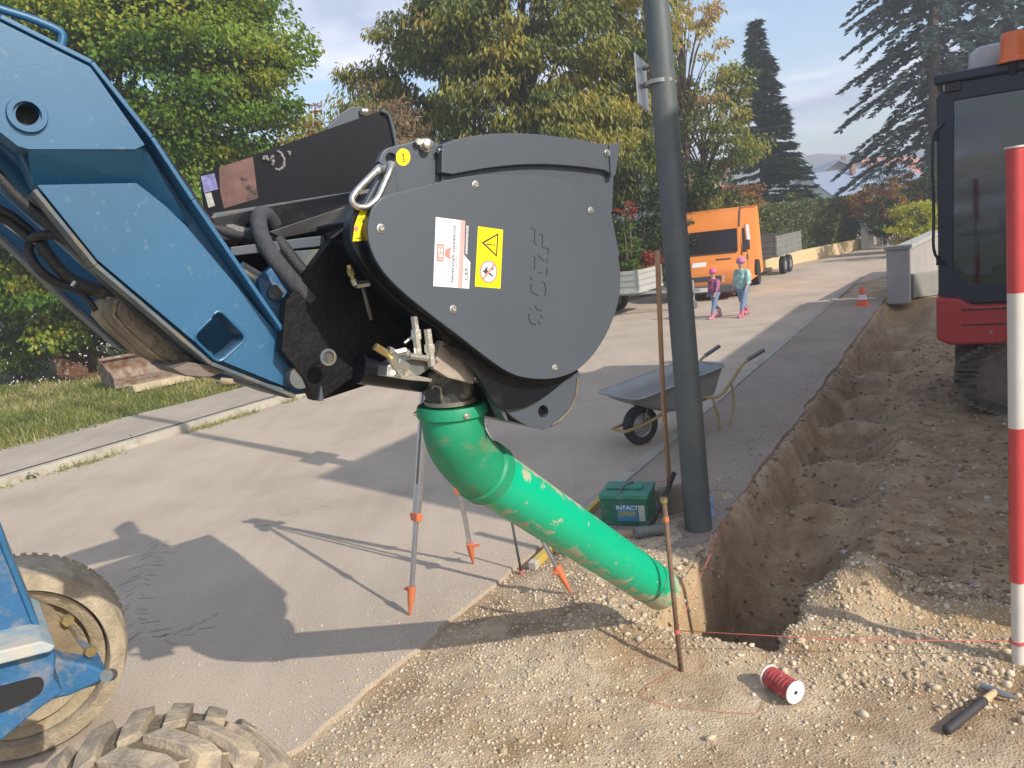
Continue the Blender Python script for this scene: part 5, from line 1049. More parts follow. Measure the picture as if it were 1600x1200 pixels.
# background houses
def bghouse(label, c, ang, W, L, h, rise, wm, rm, gable_front=True, extra=None, z0=0.):
    a = rad(ang); f = vec(math.sin(a), math.cos(a), 0); r = vec(math.cos(a), -math.sin(a), 0); P = lambda u, v, z: c+f*u+r*v+ZV*(z+z0)
    o = thing('house', label, 'house', c, 'houses down the road'); w_ = MB().box(P(L/2, 0, h/2), (W, L, h), (r, f, ZV)).build('wall', wm, o)
    slab('gable', [P(0, -W/2, h), P(0, W/2, h), P(0, 0, h+rise)], f*L, wm, o)
    for sx in (-1, 1):
        e = .5; A = P(-.5, sx*(W/2+e), h-rise*e*2/W+.05); B = P(-.5, 0, h+rise+.05); nn = np.cross(B-A, f); nn /= np.linalg.norm(nn); nn = nn if nn[2] > 0 else -nn
        slab('roof', [A, B, B+f*(L+1), A+f*(L+1)], nn*.18, rm, o)
    for k in (-1, 1):
        w2 = MB().box(P(-.02, k*W*.22, h*.5), (1.1, .06, 1.2), (r, f, ZV)).build('window', M_fl, o); MB().box(P(-.05, k*W*.22, h*.5), (.9, .05, 1.0), (r, f, ZV)).build('pane', M_vglass, w2)
    MB().box(P(L*.4, W*.15, h+rise+.2), (.5, .5, 1.2), (r, f, ZV)).build('chimney', M_tile, o); return o
M_brn = mat('faded tile roof', (.30, .17, .12), .85, var=.15); M_slate = mat('blue grey roof', (.22, .27, .36), .5, var=.12); M_whw = mat('white render', (.62, .60, .56), .9)
bghouse('white house with faded brown roof behind the tree right of the lamp post', dp(1112, 338, 62)*vec(1, 1, 0), 20, 7, 9, 3.2, 2.6, M_whw, M_brn)
bghouse('house with a reddish roof just left of the lamp post', dp(1004, 350, 52)*vec(1, 1, 0), 35, 6.5, 9, 3.6, 2.6, M_whw, M_brn)
bghouse('far house with blue grey roof next to the spruce', dp(1262, 330, 85)*vec(1, 1, 0), 75, 9, 12, 2.6, 2.6, M_whw, M_slate, z0=.4)
bghouse('far house with a dark wooden gable and pale verge boards', dp(1312, 325, 100)*vec(1, 1, 0), 10, 11, 10, 3.4, 3.3, mat('dark gable', (.16, .13, .13), .9), M_slate, z0=.8)
bghouse('farthest house with a red roof in front of the hill', dp(1345, 320, 125)*vec(1, 1, 0), 60, 9, 14, 5.2, 3.4, M_whw, mat('red roof', (.42, .17, .12), .8))
# wooded hill on the horizon
HX = np.linspace(-440, 640, 160); HY = np.linspace(260, 520, 14); V = []; 
for j, yy in enumerate(HY):
    for xx in HX:
        k = math.sin(math.pi*j/13)**.6 if j < 13 else 0; V.append((xx, yy, -2+(25+11*float(fbm(xx, 0, .009, 3, 21))+4*float(fbm(xx, yy, .06, 3, 22)))*k))
nX = len(HX); F = [(j*nX+i, j*nX+i+1, (j+1)*nX+i+1, (j+1)*nX+i) for j in range(13) for i in range(nX-1)]
tag(link('hill', fastmesh('hill', np.array(V), np.array(F), mat('forest far', (.035, .055, .055), .95, var=.35, vscale=.06), smooth=True)), kind='structure')

# ------------------------------------------------------------ children on the road
def person(label, base, face, H, cols, pose):
    """face: walking direction angle; skinned body plus clothes"""
    o = thing('person', label, 'person', base); f = vec(math.sin(face), math.cos(face), 0); r = vec(math.cos(face), -math.sin(face), 0); k = H/1.2
    P = lambda u, v, z: base+f*u*k+r*v*k+ZV*z*k
    def skin(name, pts, edges, rads, material, root=0, parent=o, sub=1):
        me = bpy.data.meshes.new(name); me.from_pydata([tuple(p-org(parent)) for p in pts], edges, []); me.materials.append(material)
        ob = bpy.data.objects.new(name, me); COL.objects.link(ob); ob.parent = parent; ob.modifiers.new('skin', 'SKIN'); s = ob.modifiers.new('sub', 'SUBSURF'); s.levels = sub; s.render_levels = sub
        for i, q in enumerate(rads): me.skin_vertices[0].data[i].radius = (q*k, q*k)
        me.skin_vertices[0].data[root].use_root = True; return ob
    st = pose
    hipL, hipR = P(0, -.07, .56), P(0, .07, .56)
    kL, kR = P(.10*st, -.075, .31), P(-.03*st, .08, .31); aL, aR = P(.16*st, -.08, .06), P(-.20*st, .08, .09)
    pts = [P(0, 0, .60), P(0, 0, .74), P(.01, 0, .88), P(.01, 0, .96), P(.02, 0, 1.01), P(.02, 0, 1.10), P(.02, 0, 1.17), hipL, kL, aL, aL+f*.10*k-ZV*.03*k, hipR, kR, aR, aR+f*.10*k-ZV*.03*k,
           P(.0, -.13, .91), P(.04, -.19, .76), P(.12, -.20, .62), P(.16, -.20, .575), P(.0, .13, .91), P(-.04, .19, .75), P(.02, .22, .60), P(.05, .22, .555)]
    ed = [(0, 1), (1, 2), (2, 3), (3, 4), (4, 5), (5, 6), (0, 7), (7, 8), (8, 9), (9, 10), (0, 11), (11, 12), (12, 13), (13, 14), (2, 15), (15, 16), (16, 17), (17, 18), (2, 19), (19, 20), (20, 21), (21, 22)]
    rd = [.085, .085, .085, .045, .045, .083, .06, .06, .045, .03, .025, .06, .045, .03, .025, .035, .028, .02, .018, .035, .028, .02, .018]
    for hnd in (18, 22):
        for q in range(5):
            b_ = len(pts); c = pts[hnd]; off = f*(.010*(q-2))*k; pts += [c+off*.6-ZV*.02*k, c+off*1.5-ZV*(.045 if q not in (0, 4) else .033)*k]; ed += [(hnd, b_), (b_, b_+1)]; rd += [.007, .005]
    skin('body', pts, ed, rd, mat('child skin', (.55, .33, .24), .6), 0)
    up = [P(0, 0, .56), P(0, 0, .74), P(.01, 0, .88), P(.01, 0, .955), P(.0, -.13, .91), P(.04, -.19, .76), P(.11, -.20, .64), P(.0, .13, .91), P(-.04, .19, .75), P(.01, .22, .62)]
    skin('jacket', up, [(0, 1), (1, 2), (2, 3), (2, 4), (4, 5), (5, 6), (2, 7), (7, 8), (8, 9)], [.150, .135, .12, .06, .070, .055, .045, .070, .055, .045], cols[0], 1)
    skin('trousers', [P(0, 0, .60), hipL, kL, aL+ZV*.06*k, hipR, kR, aR+ZV*.06*k], [(0, 1), (1, 2), (2, 3), (0, 4), (4, 5), (5, 6)], [.09, .072, .055, .042, .072, .055, .042], cols[1], 0)
    for a_, kn in ((aL, kL), (aR, kR)): d_ = kn-a_; skin('boot', [a_+d_*.55, a_, a_-ZV*.035*k+f*.02*k, a_+f*.135*k-ZV*.035*k], [(0, 1), (1, 2), (2, 3)], [.05, .046, .046, .040], cols[2], 1)
    mb = MB(); mb.lathe(P(.01, 0, 1.09), ZV, [(0, .088*k), (.03*k, .090*k), (.07*k, .084*k), (.10*k, .066*k), (.12*k, .03*k), (.125*k, .01*k)], 20); mb.build('hat', cols[3], o, True)
    mb = MB()
    for sv_ in (-.03, .03): mb.lathe(P(.105, sv_, 1.085), f, [(0, .008*k), (.004*k, .006*k)], 8)
    mb.build('eyes', M_dark, o)
    mb = MB(); mb.lathe(P(.10, 0, 1.06), f, [(0, .014*k), (.018*k, .008*k)], 8); mb.build('nose', mat('nose skin', (.55, .33, .24), .6), o, True)
    mb = MB(); mb.box(P(.10, 0, 1.025), (.035*k, .012*k, .008*k), (r, f, ZV)); mb.build('mouth', mat('lips', (.45, .16, .14), .6), o)
    return o
def pattern(name, c1, c2, c3, sc):
    return mat(name, c1, .8, var=.1, dirt=c2, dscale=sc, dlo=.5, dhi=.53)
M_jean = mat('jeans', (.17, .24, .36), .85, var=.15, vscale=15.); M_pinkb = mat('pink rubber', (.58, .20, .30), .45)
person('child in a purple and orange jacket with bright pink hat and pink wellingtons', gp(1119, 497), rad(250), 1.07, (pattern('purple jacket', (.12, .07, .25), (.55, .14, .16), None, 7.), M_jean, M_pinkb, mat('bright pink hat', (.66, .14, .30), .8)), 1.)
person('taller child in a mint patterned jacket with mauve hat walking behind the other child', gp(1163, 494), rad(235), 1.25, (pattern('mint jacket', (.22, .45, .40), (.45, .62, .58), None, 9.), M_jean, mat('red pink wellingtons', (.55, .17, .21), .45), mat('mauve hat', (.50, .20, .38), .8)), 1.1)

# ============================================================ GRAVEL
ico = bmesh.new(); bmesh.ops.create_icosphere(ico, subdivisions=1, radius=1.); IV = np.array([v.co[:] for v in ico.verts]); IF = np.array([[v.index for v in f.verts] for f in ico.faces]); ico.free()
def stones(name, S, Nn, size, material, sink=.3, rng=RNG, flat=.7):
    k = len(S); z = gh(S, Nn); pz = np.where((S > 4.7) & (Nn < -1.52) & (Nn > -2.45), .022, z); pz = np.where(Nn < -2.58, 0., pz)
    C = np.stack([RS[0]*S+RN[0]*Nn, RS[1]*S+RN[1]*Nn, pz], -1); m_ = len(IV)
    V = IV[None]*(1+rng.uniform(-.45, .40, (k, m_, 1))); sc = rng.uniform(.65, 1.25, (k, 1, 3)); sc[..., 2] *= flat; V = V*sc*size[:, None, None]
    a = rng.uniform(0, 6.28, k); ca, sa = np.cos(a), np.sin(a); b = rng.uniform(-.6, .6, k); cb_, sb = np.cos(b), np.sin(b)
    x = V[..., 0]*ca[:, None]-V[..., 1]*sa[:, None]; y = V[..., 0]*sa[:, None]+V[..., 1]*ca[:, None]; zz = V[..., 2]
    y2 = y*cb_[:, None]-zz*sb[:, None]; z2 = y*sb[:, None]+zz*cb_[:, None]
    V = np.stack([x, y2, z2], -1)+C[:, None]; V[..., 2] += (size*(1-sink*2)*flat*.5)[:, None]
    F = (IF[None]+(np.arange(k)*m_)[:, None, None]).reshape(-1, 3); me = fastmesh(name, V.reshape(-1, 3), F, material, tint=np.repeat(rng.random(k), len(IF)))
    return link(name, me)
M_stone = mat('limestone chips', (1, 1, 1), .9, var=.15, vscale=40., vcol=[(0., (.38, .29, .185)), (.35, (.50, .40, .27)), (.7, (.58, .47, .335)), (.95, (.62, .53, .41)), (1., (.36, .34, .31))])
M_stone2 = mat('dark soil crumbs', (1, 1, 1), .95, var=.2, vscale=40., vcol=[(0., (.16, .115, .07)), (.5, (.27, .20, .13)), (.85, (.38, .30, .20)), (1., (.48, .42, .34))])
def sample(k, s0, s1, n0, n1, dens_, pw=1.6):
    S = []; Q = []; tot = 0
    while tot < k:
        s = s0+(s1-s0)*RNG.random(k)**pw; n = RNG.uniform(n0, n1, k); ok = RNG.random(k) < dens_(s, n); S.append(s[ok]); Q.append(n[ok]); tot += ok.sum()
    return np.concatenate(S)[:k], np.concatenate(Q)[:k]
x_ = lambda s, n: RS[0]*s+RN[0]*n; y_ = lambda s, n: RS[1]*s+RN[1]*n
def dgr(s, n):
    patch = sst(-.12, .14, fbm(x_(s, n), y_(s, n), 2.2, 3, 31)); d = .22+.78*patch
    d = np.where(n < -1.3, np.maximum(d, .75), d*.55); d = np.where((s > 3.35) & (n > -1.5) & (n < .1), 1., d)
    d = d*(1-sst(4.55, 4.75, s)); pit = (s > 3.6) & (n > -1.4) & (n < -.8); return np.where(pit, .08, d)
s, n = sample(32000, .8, 4.8, -2.56, 2.2, dgr, 1.)
o = stones('gravel', s, n, .0025+.009*RNG.random(len(s))**3, M_stone); tag(o, 'pale crushed limestone gravel covering the dug up strip in front', 'gravel', kind='stuff')
s, n = sample(900, 3.3, 4.5, -1.9, .45, lambda s, n: np.where((s > 3.6) & (n > -1.4) & (n < -.85), .08, .3+.7*(np.abs(s-3.6) < .28)+.6*(np.hypot(s-4.25, n+.55) < .35)), 1.)
s2, n2 = sample(170, .8, 4.6, -2.56, 2.2, dgr, 1.); s = np.r_[s, s2]; n = np.r_[n, n2]
tag(stones('rubble', s, n, .006+.017*RNG.random(len(s))**3, M_stone, .2, flat=.8), 'coarse pale rubble heaped around the open end of the trench', 'rubble', kind='stuff')
s, n = sample(9000, 4.3, 14, -1.5, 3, lambda s, n: np.clip(.9-.0*s, 0, 1), 1.7)
tag(stones('soil_crumbs', s, n, .006+.020*RNG.random(len(s))**2.5, M_stone2), 'brown soil crumbs and stones on the trench floor', 'soil', kind='stuff')
s, n = sample(1600, 4.5, 12, -2.5, -1.45, lambda s, n: np.where(n > -1.75, .9, .12)*(1.1-sst(4.5, 12, s)*.6), 1.5)
tag(stones('grit', s, n, .003+.006*RNG.random(len(s))**2, M_stone2), 'loose grit scattered on the pavement', 'grit', kind='stuff')
s, n = sample(900, 1, 12, -2.75, -2.5, lambda s, n: .8+0*s, 1.3)
tag(stones('grit', s, n, .003+.006*RNG.random(len(s))**2, M_stone), 'fine grit along the road edge', 'grit', kind='stuff')

# ============================================================ FOLIAGE
def unit(v): return v/np.maximum(np.linalg.norm(v, axis=-1, keepdims=True), 1e-9)
def leafquads(C, D, Nrm, L, W, fold=.25):
    """C: base points, D: leaf direction, Nrm: approx normal. diamond with two folded halves"""
    D = unit(D); S = unit(np.cross(D, Nrm)); Nn = np.cross(S, D); L = L[:, None]; W = W[:, None]
    V = np.stack([C, C+D*L*.45+S*W*.5+Nn*W*fold, C+D*L, C+D*L*.45-S*W*.5+Nn*W*fold], 1)
    k = len(C); i = np.arange(k)*4; F = np.stack([np.stack([i, i+1, i+2], -1), np.stack([i, i+2, i+3], -1)], 1).reshape(-1, 3)
    return V.reshape(-1, 3), F
def blobs(center, radii, k, rng, shell=.45, zmin=None):
    d = unit(rng.normal(size=(k, 3))); r = shell+(1-shell)*rng.random(k)**.6; P = np.asarray(center)+d*np.asarray(radii)*r[:, None]
    return P
def foliage(name, B, per, br, leaf, material, parent, rng, droop=.5, flat=.6, aspect=.55, tint=(.0, .8), spread=.22, topt=.0, outw=.6):
    k = len(B); C = np.repeat(B, per, 0); n = len(C); g = rng.normal(size=(n, 3))*np.array([1, 1, flat]); g = unit(g)*(rng.random((n, 1))**.5)*np.array([1, 1, flat]); R = np.repeat(br*(.6+.8*rng.random(k)), per)[:, None]
    P = C+g*R; cen = B.mean(0); out = unit(P-cen); D = unit(rng.normal(size=(n, 3))*.7+out*outw+np.array([0, 0, -droop])); Nr = unit(rng.normal(size=(n, 3))*.6+np.array([0, 0, 1.])+out*.4)
    L = leaf*(.7+.6*rng.random(n)); V, F = leafquads(P, D, Nr, L, L*aspect)
    bt = tint[0]+(tint[1]-tint[0])*rng.random(k); t = np.repeat(bt, per)+rng.normal(size=n)*spread*.5
    if topt: t += topt*(P[:, 2]-P[:, 2].mean())/np.ptp(P[:, 2])
    me = fastmesh(name, V-org(parent), F, material, tint=np.repeat(np.clip(t, 0, 1), 2)); return link(name, me, None, parent)
M_bark = mat('bark', (.12, .09, .065), .9, var=.3, vscale=10., bump=.8, bscale=30.)
def trunk(base, crown, B, parent, r=.18, rng=RNG, nb=40, name='trunk', lean=None):
    mb = MB(); top = np.asarray(crown, float); base = np.asarray(base, float)
    P = [base+(top-base)*t+vec(math.sin(t*7), math.cos(t*5), 0)*.06*r*10*t for t in np.linspace(0, 1, 8)]; mb.tube(P, [r*(1-.8*t) for t in np.linspace(0, 1, 8)], 12)
    for i in rng.choice(len(B), min(nb, len(B)), replace=False):
        b = B[i]; t = np.clip((b[2]-base[2])/(top[2]-base[2])*.55+.12, .2, .9); a = base+(top-base)*t; m_ = a*.5+b*.5+vec(0, 0, .12)*np.linalg.norm(b-a); mb.tube([a, m_, b], [r*.35*(1-t*.5), r*.2, .012], 6)
    return mb.build(name, M_bark, parent, True)
G0 = (.035, .075, .012)
M_lime = leafmat('lime leaves', [(0., (.08, .17, .02)), (.35, (.17, .29, .03)), (.65, (.29, .37, .04)), (.88, (.46, .42, .05)), (1., (.58, .38, .06))], .5)
M_cherry = leafmat('cherry leaves', [(0., (.08, .13, .03)), (.35, (.19, .22, .04)), (.62, (.36, .33, .06)), (.86, (.46, .37, .08)), (1., (.46, .27, .13))], .45)
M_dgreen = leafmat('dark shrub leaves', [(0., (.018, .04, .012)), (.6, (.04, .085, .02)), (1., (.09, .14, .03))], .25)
M_mgreen = leafmat('hedge leaves', [(0., (.06, .12, .02)), (.6, (.15, .25, .03)), (1., (.28, .34, .05))], .4)
M_hedge = leafmat('clipped hedge', [(0., (.09, .12, .035)), (.6, (.15, .18, .05)), (1., (.24, .24, .07))], .3)
M_redl = leafmat('red shrub leaves', [(0., (.24, .035, .02)), (.5, (.42, .08, .04)), (1., (.50, .18, .07))], .35)
M_orl = leafmat('orange shrub leaves', [(0., (.16, .09, .03)), (.5, (.36, .15, .04)), (1., (.42, .26, .06))], .35)
M_yell = leafmat('yellow shrub leaves', [(0., (.30, .32, .03)), (1., (.62, .58, .04))], .35)
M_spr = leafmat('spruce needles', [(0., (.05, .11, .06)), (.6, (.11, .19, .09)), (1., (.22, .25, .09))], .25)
M_larch = leafmat('conifer needles', [(0., (.05, .085, .085)), (.6, (.10, .15, .14)), (1., (.18, .22, .16))], .3)
M_dry = leafmat('dry stalks', [(0., (.20, .14, .07)), (1., (.40, .29, .15))], .2)

def tree(label, base, ctr, radii, nb, per, br, leaf, material, cat='tree', name='tree', group=None, seed=1, r=.18, extra=(), **kw):
    rng = np.random.default_rng(seed); o = thing(name, label, cat, base, group); B = blobs(ctr, radii, nb, rng)
    for (c2, r2, n2_) in extra: B = np.r_[B, blobs(c2, r2, n2_, rng, .2)]
    B = B[B[:, 2] > base[2]+.15]
    foliage('crown', B, per, br, leaf, material, o, rng, **kw); trunk(base, np.asarray(ctr)+vec(0, 0, radii[2]*.5), B, o, r, rng); return o
g0 = lambda p: vec(p[0], p[1], 0)
# big lime tree on the left
c = dp(165, 190, 19.0)
tree('large lime tree with green and yellow leaves filling the left background', g0(c)+vec(.3, .5, 0), c+vec(0, 0, .3), (4.5, 3.0, 6.0), 560, 280, .72, .118, M_lime, seed=3, droop=.9, aspect=.72, tint=(.05, .78), name='lime_tree', r=.22,
     extra=((dp(-60, 120, 18.5), (1.8, 2., 4.2), 45), (dp(90, 30, 18.), (2.7, 1.5, 2.), 80), (dp(385, 330, 19), (1.1, 1.4, 1.6), 30), (dp(20, 420, 18.6), (2.0, 1.4, 1.1), 40), (dp(400, 60, 19.3), (.85, 1., 1.1), 14)))
# cherry in the middle
c = dp(820, 95, 21)
tree('broad cherry tree with drooping yellow green autumn leaves behind the bucket', g0(c), c+vec(0, 0, .2), (3.8, 3.2, 3.7), 380, 200, .60, .165, M_cherry, seed=5, droop=1.6, aspect=.36, tint=(.0, .8), spread=.2, name='cherry_tree', r=.25,
     extra=((dp(600, 190, 20.5), (1.3, 1.2, 1.0), 26), (dp(985, 260, 20), (.8, 1., 1.2), 20), (dp(570, 120, 21), (.8, .8, .5), 6), (dp(905, 200, 19), (1.4, 1., 1.3), 26)))
c = dp(1062, 75, 26)
tree('thin reddish brown tree top beside the lamp post', g0(c), c, (1.3, 1.6, 2.6), 34, 70, .5, .18, M_cherry, seed=6, droop=1.3, aspect=.4, tint=(.75, 1.), r=.12)
c = dp(1098, 225, 27)
tree('light green walnut tree between the lamp post and the spruce', g0(c), c, (2.0, 1.8, 2.2), 80, 120, .55, .16, M_cherry, seed=7, droop=1.1, aspect=.45, tint=(.0, .65), r=.15, extra=((dp(1140, 140, 27), (.7, .8, .8), 14),))
# spruce
def conifer(label, base, H_, R_, nwh, material, seed, dens_=1., name='spruce_tree', z0=.4, needle=.32, sparse=0., droopk=.25, taper=.85, grp=None, cat='spruce', pw=.09):
    rng = np.random.default_rng(seed); o = thing(name, label, cat, base, grp); mb = MB(); mb.tube([base, base+ZV*H_], [R_*.07+.05, .02], 10); C = []; D = []
    for i in range(nwh):
        z = z0+(H_-z0)*(i/nwh)**.95; rad_ = R_*(1-(z-z0)/(H_-z0))**taper+.03
        for k in range(rng.integers(6, 10)):
            if rng.random() < sparse: continue
            a = rng.uniform(0, 6.28); Lb = rad_*rng.uniform(.72, 1.1); d = vec(math.cos(a), math.sin(a), 0); p0 = base+ZV*z; up = .25*(z/H_)
            n_ = int(max(4, Lb*13*dens_)); pts = [p0+d*Lb*t+ZV*(Lb*(up*t-droopk*t*t*1.6+.10*t**3)) for t in np.linspace(0, 1, 5)]; mb.tube(pts, [.03, .02, .012, .008, .004], 5)
            for t in rng.random(n_*6)**.7:
                p = p0+d*Lb*t+ZV*(Lb*(up*t-droopk*t*t*1.6+.10*t**3)); sd_ = vec(-d[1], d[0], 0)*rng.choice((-1, 1)); q = d*.7+sd_*rng.uniform(.3, 1.1)+ZV*rng.uniform(-.55, .05); C.append(p+rng.normal(size=3)*.03); D.append(q)
    C = np.array(C); D = np.array(D); L = needle*(.5+.8*rng.random(len(C))); V, F = leafquads(C, D, unit(rng.normal(size=(len(C), 3))*.4+ZV), L, L*pw*3.2, .1)
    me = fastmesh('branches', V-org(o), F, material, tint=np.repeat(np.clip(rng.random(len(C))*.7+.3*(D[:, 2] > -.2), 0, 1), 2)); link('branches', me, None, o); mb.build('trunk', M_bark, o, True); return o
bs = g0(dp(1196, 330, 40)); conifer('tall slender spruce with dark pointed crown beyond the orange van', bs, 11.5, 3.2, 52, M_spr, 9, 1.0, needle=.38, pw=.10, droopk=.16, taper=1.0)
bs = g0(dp(1462, 300, 34)); conifer('sparse bluish conifer with hanging branches in the right background', bs, 21.5, 3.9, 56, M_larch, 12, .75, 'larch_tree', 4.2, .30, .22, .35, .35, cat='conifer', pw=.13)
bs = g0(dp(1575, 300, 37)); conifer('conifer behind the excavator cab at the right edge', bs, 21.5, 4.6, 60, M_larch, 13, .8, 'larch_tree', 2.0, .34, .2, .3, .4, cat='conifer', pw=.13)
# shrubs
def shrub(label, c, radii, nb, per, material, leaf, seed, br=.28, cat='shrub', name='shrub', group=None, **kw):
    rng = np.random.default_rng(seed); base = g0(c); o = thing(name, label, cat, base, group); B = blobs(c, radii, nb, rng, .3); B = B[B[:, 2] > .05]
    kw.setdefault('droop', .2); foliage('leaves', B, per, br, leaf, material, o, rng, **kw)
    mb = MB()
    z0_ = max(0., c[2]-radii[2]-.3)
    for i in rng.choice(len(B), min(14 if radii[0] > .45 else 2, len(B)), replace=False): mb.tube([base+vec(rng.normal()*.1, rng.normal()*.1, z0_), (base+B[i])/2+vec(0, 0, .05), B[i]], [.02, .014, .004], 5)
    mb.build('stems', M_bark, o, True); return o
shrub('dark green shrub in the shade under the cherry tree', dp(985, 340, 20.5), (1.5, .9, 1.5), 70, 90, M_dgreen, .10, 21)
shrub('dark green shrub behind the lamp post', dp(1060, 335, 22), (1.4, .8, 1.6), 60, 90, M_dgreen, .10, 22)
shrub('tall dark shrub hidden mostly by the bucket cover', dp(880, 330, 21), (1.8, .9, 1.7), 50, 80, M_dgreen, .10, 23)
shrub('low red leaved shrub behind the silver trailer', dp(997, 408, 20.3), (.75, .4, .38), 30, 70, M_redl, .07, 24, .2)
shrub('small red creeper sprigs on the dark shrub', dp(978, 330, 19.5), (.30, .2, .22), 8, 30, M_redl, .07, 25, .12)
shrub('light green conical shrub beside the red leaves', dp(978, 395, 19.8), (.40, .3, .75), 30, 70, M_mgreen, .07, 26, .18)
shrub('dry brown ornamental bush left of the cherry tree', dp(605, 205, 17.0), (.75, .6, 1.0), 50, 90, M_dry, .16, 27, .3, aspect=.12, droop=.9)
shrub('yellowish bush with reddish tips between the two big trees', dp(498, 235, 18.0), (.8, .6, .85), 40, 80, M_cherry, .08, 28, .25, tint=(.3, .9))
shrub('thin red leaved twig bush between the two big trees', dp(492, 195, 18.2), (.22, .2, .55), 8, 30, M_redl, .07, 29, .12)
for i, (x, y, Y, rx, rz, tn, lb) in enumerate(((20, 480, 20.6, 2.1, 1.4, (.0, .5), 'dense green shrub at the left edge under the lime tree'), (105, 525, 20.0, 1.1, .6, (.4, 1.), 'low light green shrub above the rusty buckets'), (25, 548, 19., 1.3, .55, (.4, 1.), 'low light green shrub at the left edge among daisies'), (-40, 430, 18.5, 1.6, 1.8, (.0, .4), 'shrub partly outside the left edge'), (230, 505, 20.5, 1.4, .9, (.1, .6), 'green shrub behind the loader arm'), (430, 470, 17, 1.6, 1.2, (.1, .6), 'green shrub hidden behind the hitch'))):
    shrub(lb, dp(x, y, Y), (rx, .6, rz), int(55*rx), 110, M_mgreen, .085, 40+i, .26, tint=tn)
shrub('bright yellow bush rising above the hedge', dp(1244, 316, 38), (.65, .5, .45), 26, 60, M_yell, .12, 60, .22)
for i, (x, y, Y, rx, rz, m_, lb) in enumerate(((1345, 336, 37, 1.0, .7, M_dgreen, 'dark bush at the end of the clipped hedge'), (1372, 312, 33, 1.3, .9, M_orl, 'orange red bush behind the white gate posts'), (1400, 340, 31, 1.2, 1.0, M_dgreen, 'dark green bush behind the concrete pillar'), (1415, 300, 36, 1.4, .9, M_orl, 'orange bush below the conifer'), (1432, 350, 28, 1.2, .8, M_yell, 'olive yellow bush behind the garden wall'), (1458, 310, 30, 1.1, 1.4, M_dgreen, 'dark bush next to the excavator cab'), (1400, 292, 44, 2.2, 1.8, M_dgreen, 'wide dark shrubbery behind the orange bushes'), (1345, 318, 48, 1.5, .6, M_hedge, 'olive bush below the far house'), (1290, 326, 55, 2.4, .5, M_hedge, 'olive shrub at the foot of the far houses'), (1150, 318, 30.5, 1.2, .7, M_orl, 'brownish bush at the foot of the spruce'), (1110, 318, 29, 1.4, .55, M_hedge, 'olive bush behind the van roof'), (1383, 355, 34.5, .8, .45, M_dgreen, 'small dark bush right behind the gate'))):
    shrub(lb, dp(x, y, Y), (rx, .7, rz), int(34*rx), 80, m_, .11, 70+i, .30, tint=(0, .6) if m_ is M_yell else (0, 1))
# clipped hedge as a thing: dense leafy box
def hedge(label, a, b, h, w_, n, seed, z0=.0):
    rng = np.random.default_rng(seed); a = np.array(a, float); b = np.array(b, float); d = b-a; L = np.linalg.norm(d); d /= L; s_ = vec(-d[1], d[0], 0); o = thing('hedge', label, 'hedge', (a+b)/2)
    u = rng.random(n)*L; v = rng.uniform(-.5, .5, n)*w_; z = rng.random(n)*h; face = rng.integers(0, 3, n); v = np.where(face == 0, -.5*w_+rng.normal(size=n)*.05, v); z = np.where(face == 1, h+rng.normal(size=n)*.05+.06*np.sin(u*1.7), z)
    P = a+d*u[:, None]+s_*v[:, None]+ZV*(z+z0)[:, None]; D = unit(rng.normal(size=(n, 3))+ZV*.4); Nr = unit(rng.normal(size=(n, 3))); Lf = .14*(.6+.8*rng.random(n)); V, F = leafquads(P, D, Nr, Lf, Lf*.5)
    link('leaves', fastmesh('leaves', V-org(o), F, M_hedge, tint=np.repeat(np.clip(.45+.5*fbm(u, z, .9, 3, 5)+rng.normal(size=n)*.18, 0, 1), 2)), None, o)
    mb = MB(); mb.bar(a+ZV*(h/2+z0-.1), b+ZV*(h/2+z0-.1), w_*.6, h-.3); mb.build('twigs', mat('hedge core', (.03, .03, .015), 1.), o); return o
hedge('long clipped olive green hedge along the far driveway', (8.4, 29.3, 0), (17.2, 38.2, 0), 2.25, 1.0, 34000, 5)
hedge('clipped hedge behind the orange van', (1.5, 26.2, 0), (8.3, 29.25, 0), 2.2, 1.0, 20000, 6)

# ============================================================ GRASS, DAISIES, WEEDS
M_grass = leafmat('verge grass', [(0., (.10, .15, .03)), (.4, (.20, .24, .05)), (.75, (.38, .34, .12)), (1., (.52, .44, .22))], .35)
def blades(name, S, Nn, h, material, label, z=None, wd=.010, lean=.5):
    rng = np.random.default_rng(len(S)); k = len(S); zz = gh(S, Nn) if z is None else np.full(k, z); C = np.stack([x_(S, Nn), y_(S, Nn), zz-.01], -1); D = unit(np.stack([rng.normal(size=k)*lean, rng.normal(size=k)*lean, np.ones(k)], -1)); Nr = unit(rng.normal(size=(k, 3))*[1, 1, .1])
    V, F = leafquads(C, D, Nr, h, np.full(k, wd)*(1+h*2), .1); t = np.clip(.52+1.2*fbm(C[:, 0], C[:, 1], .7, 3, 41)+rng.normal(size=k)*.18, 0, 1)
    return tag(link(name, fastmesh(name, V, F, material, tint=np.repeat(t, 2))), label, 'grass', kind='stuff')
k = 80000; s = 4+24*RNG.random(k)**1.1; n = -11.15-8.5*RNG.random(k)**1.1+.2*fbm(s, 0*s, 1.1, 3, 44)
blades('grass', s, n, .05+.15*RNG.random(k)**2+.10*np.clip(fbm(x_(s, n), y_(s, n), .8, 3, 45), 0, 1), M_grass, 'yellowing grass of the verge', None, .011, .55)
k = 9000; s = 4+22*RNG.random(k); n = np.interp(s, [q[0] for q in kl], [q[1] for q in kl])+.05+np.abs(RNG.normal(size=k))*.07; ok = fbm(s, 0*s, 1.6, 3, 46)+RNG.normal(size=k)*.05 > .02
blades('weeds', s[ok], n[ok], .02+.12*RNG.random(ok.sum())**2, M_grass, 'dry weeds in the gutter along the left kerb', .0, .009, .9)
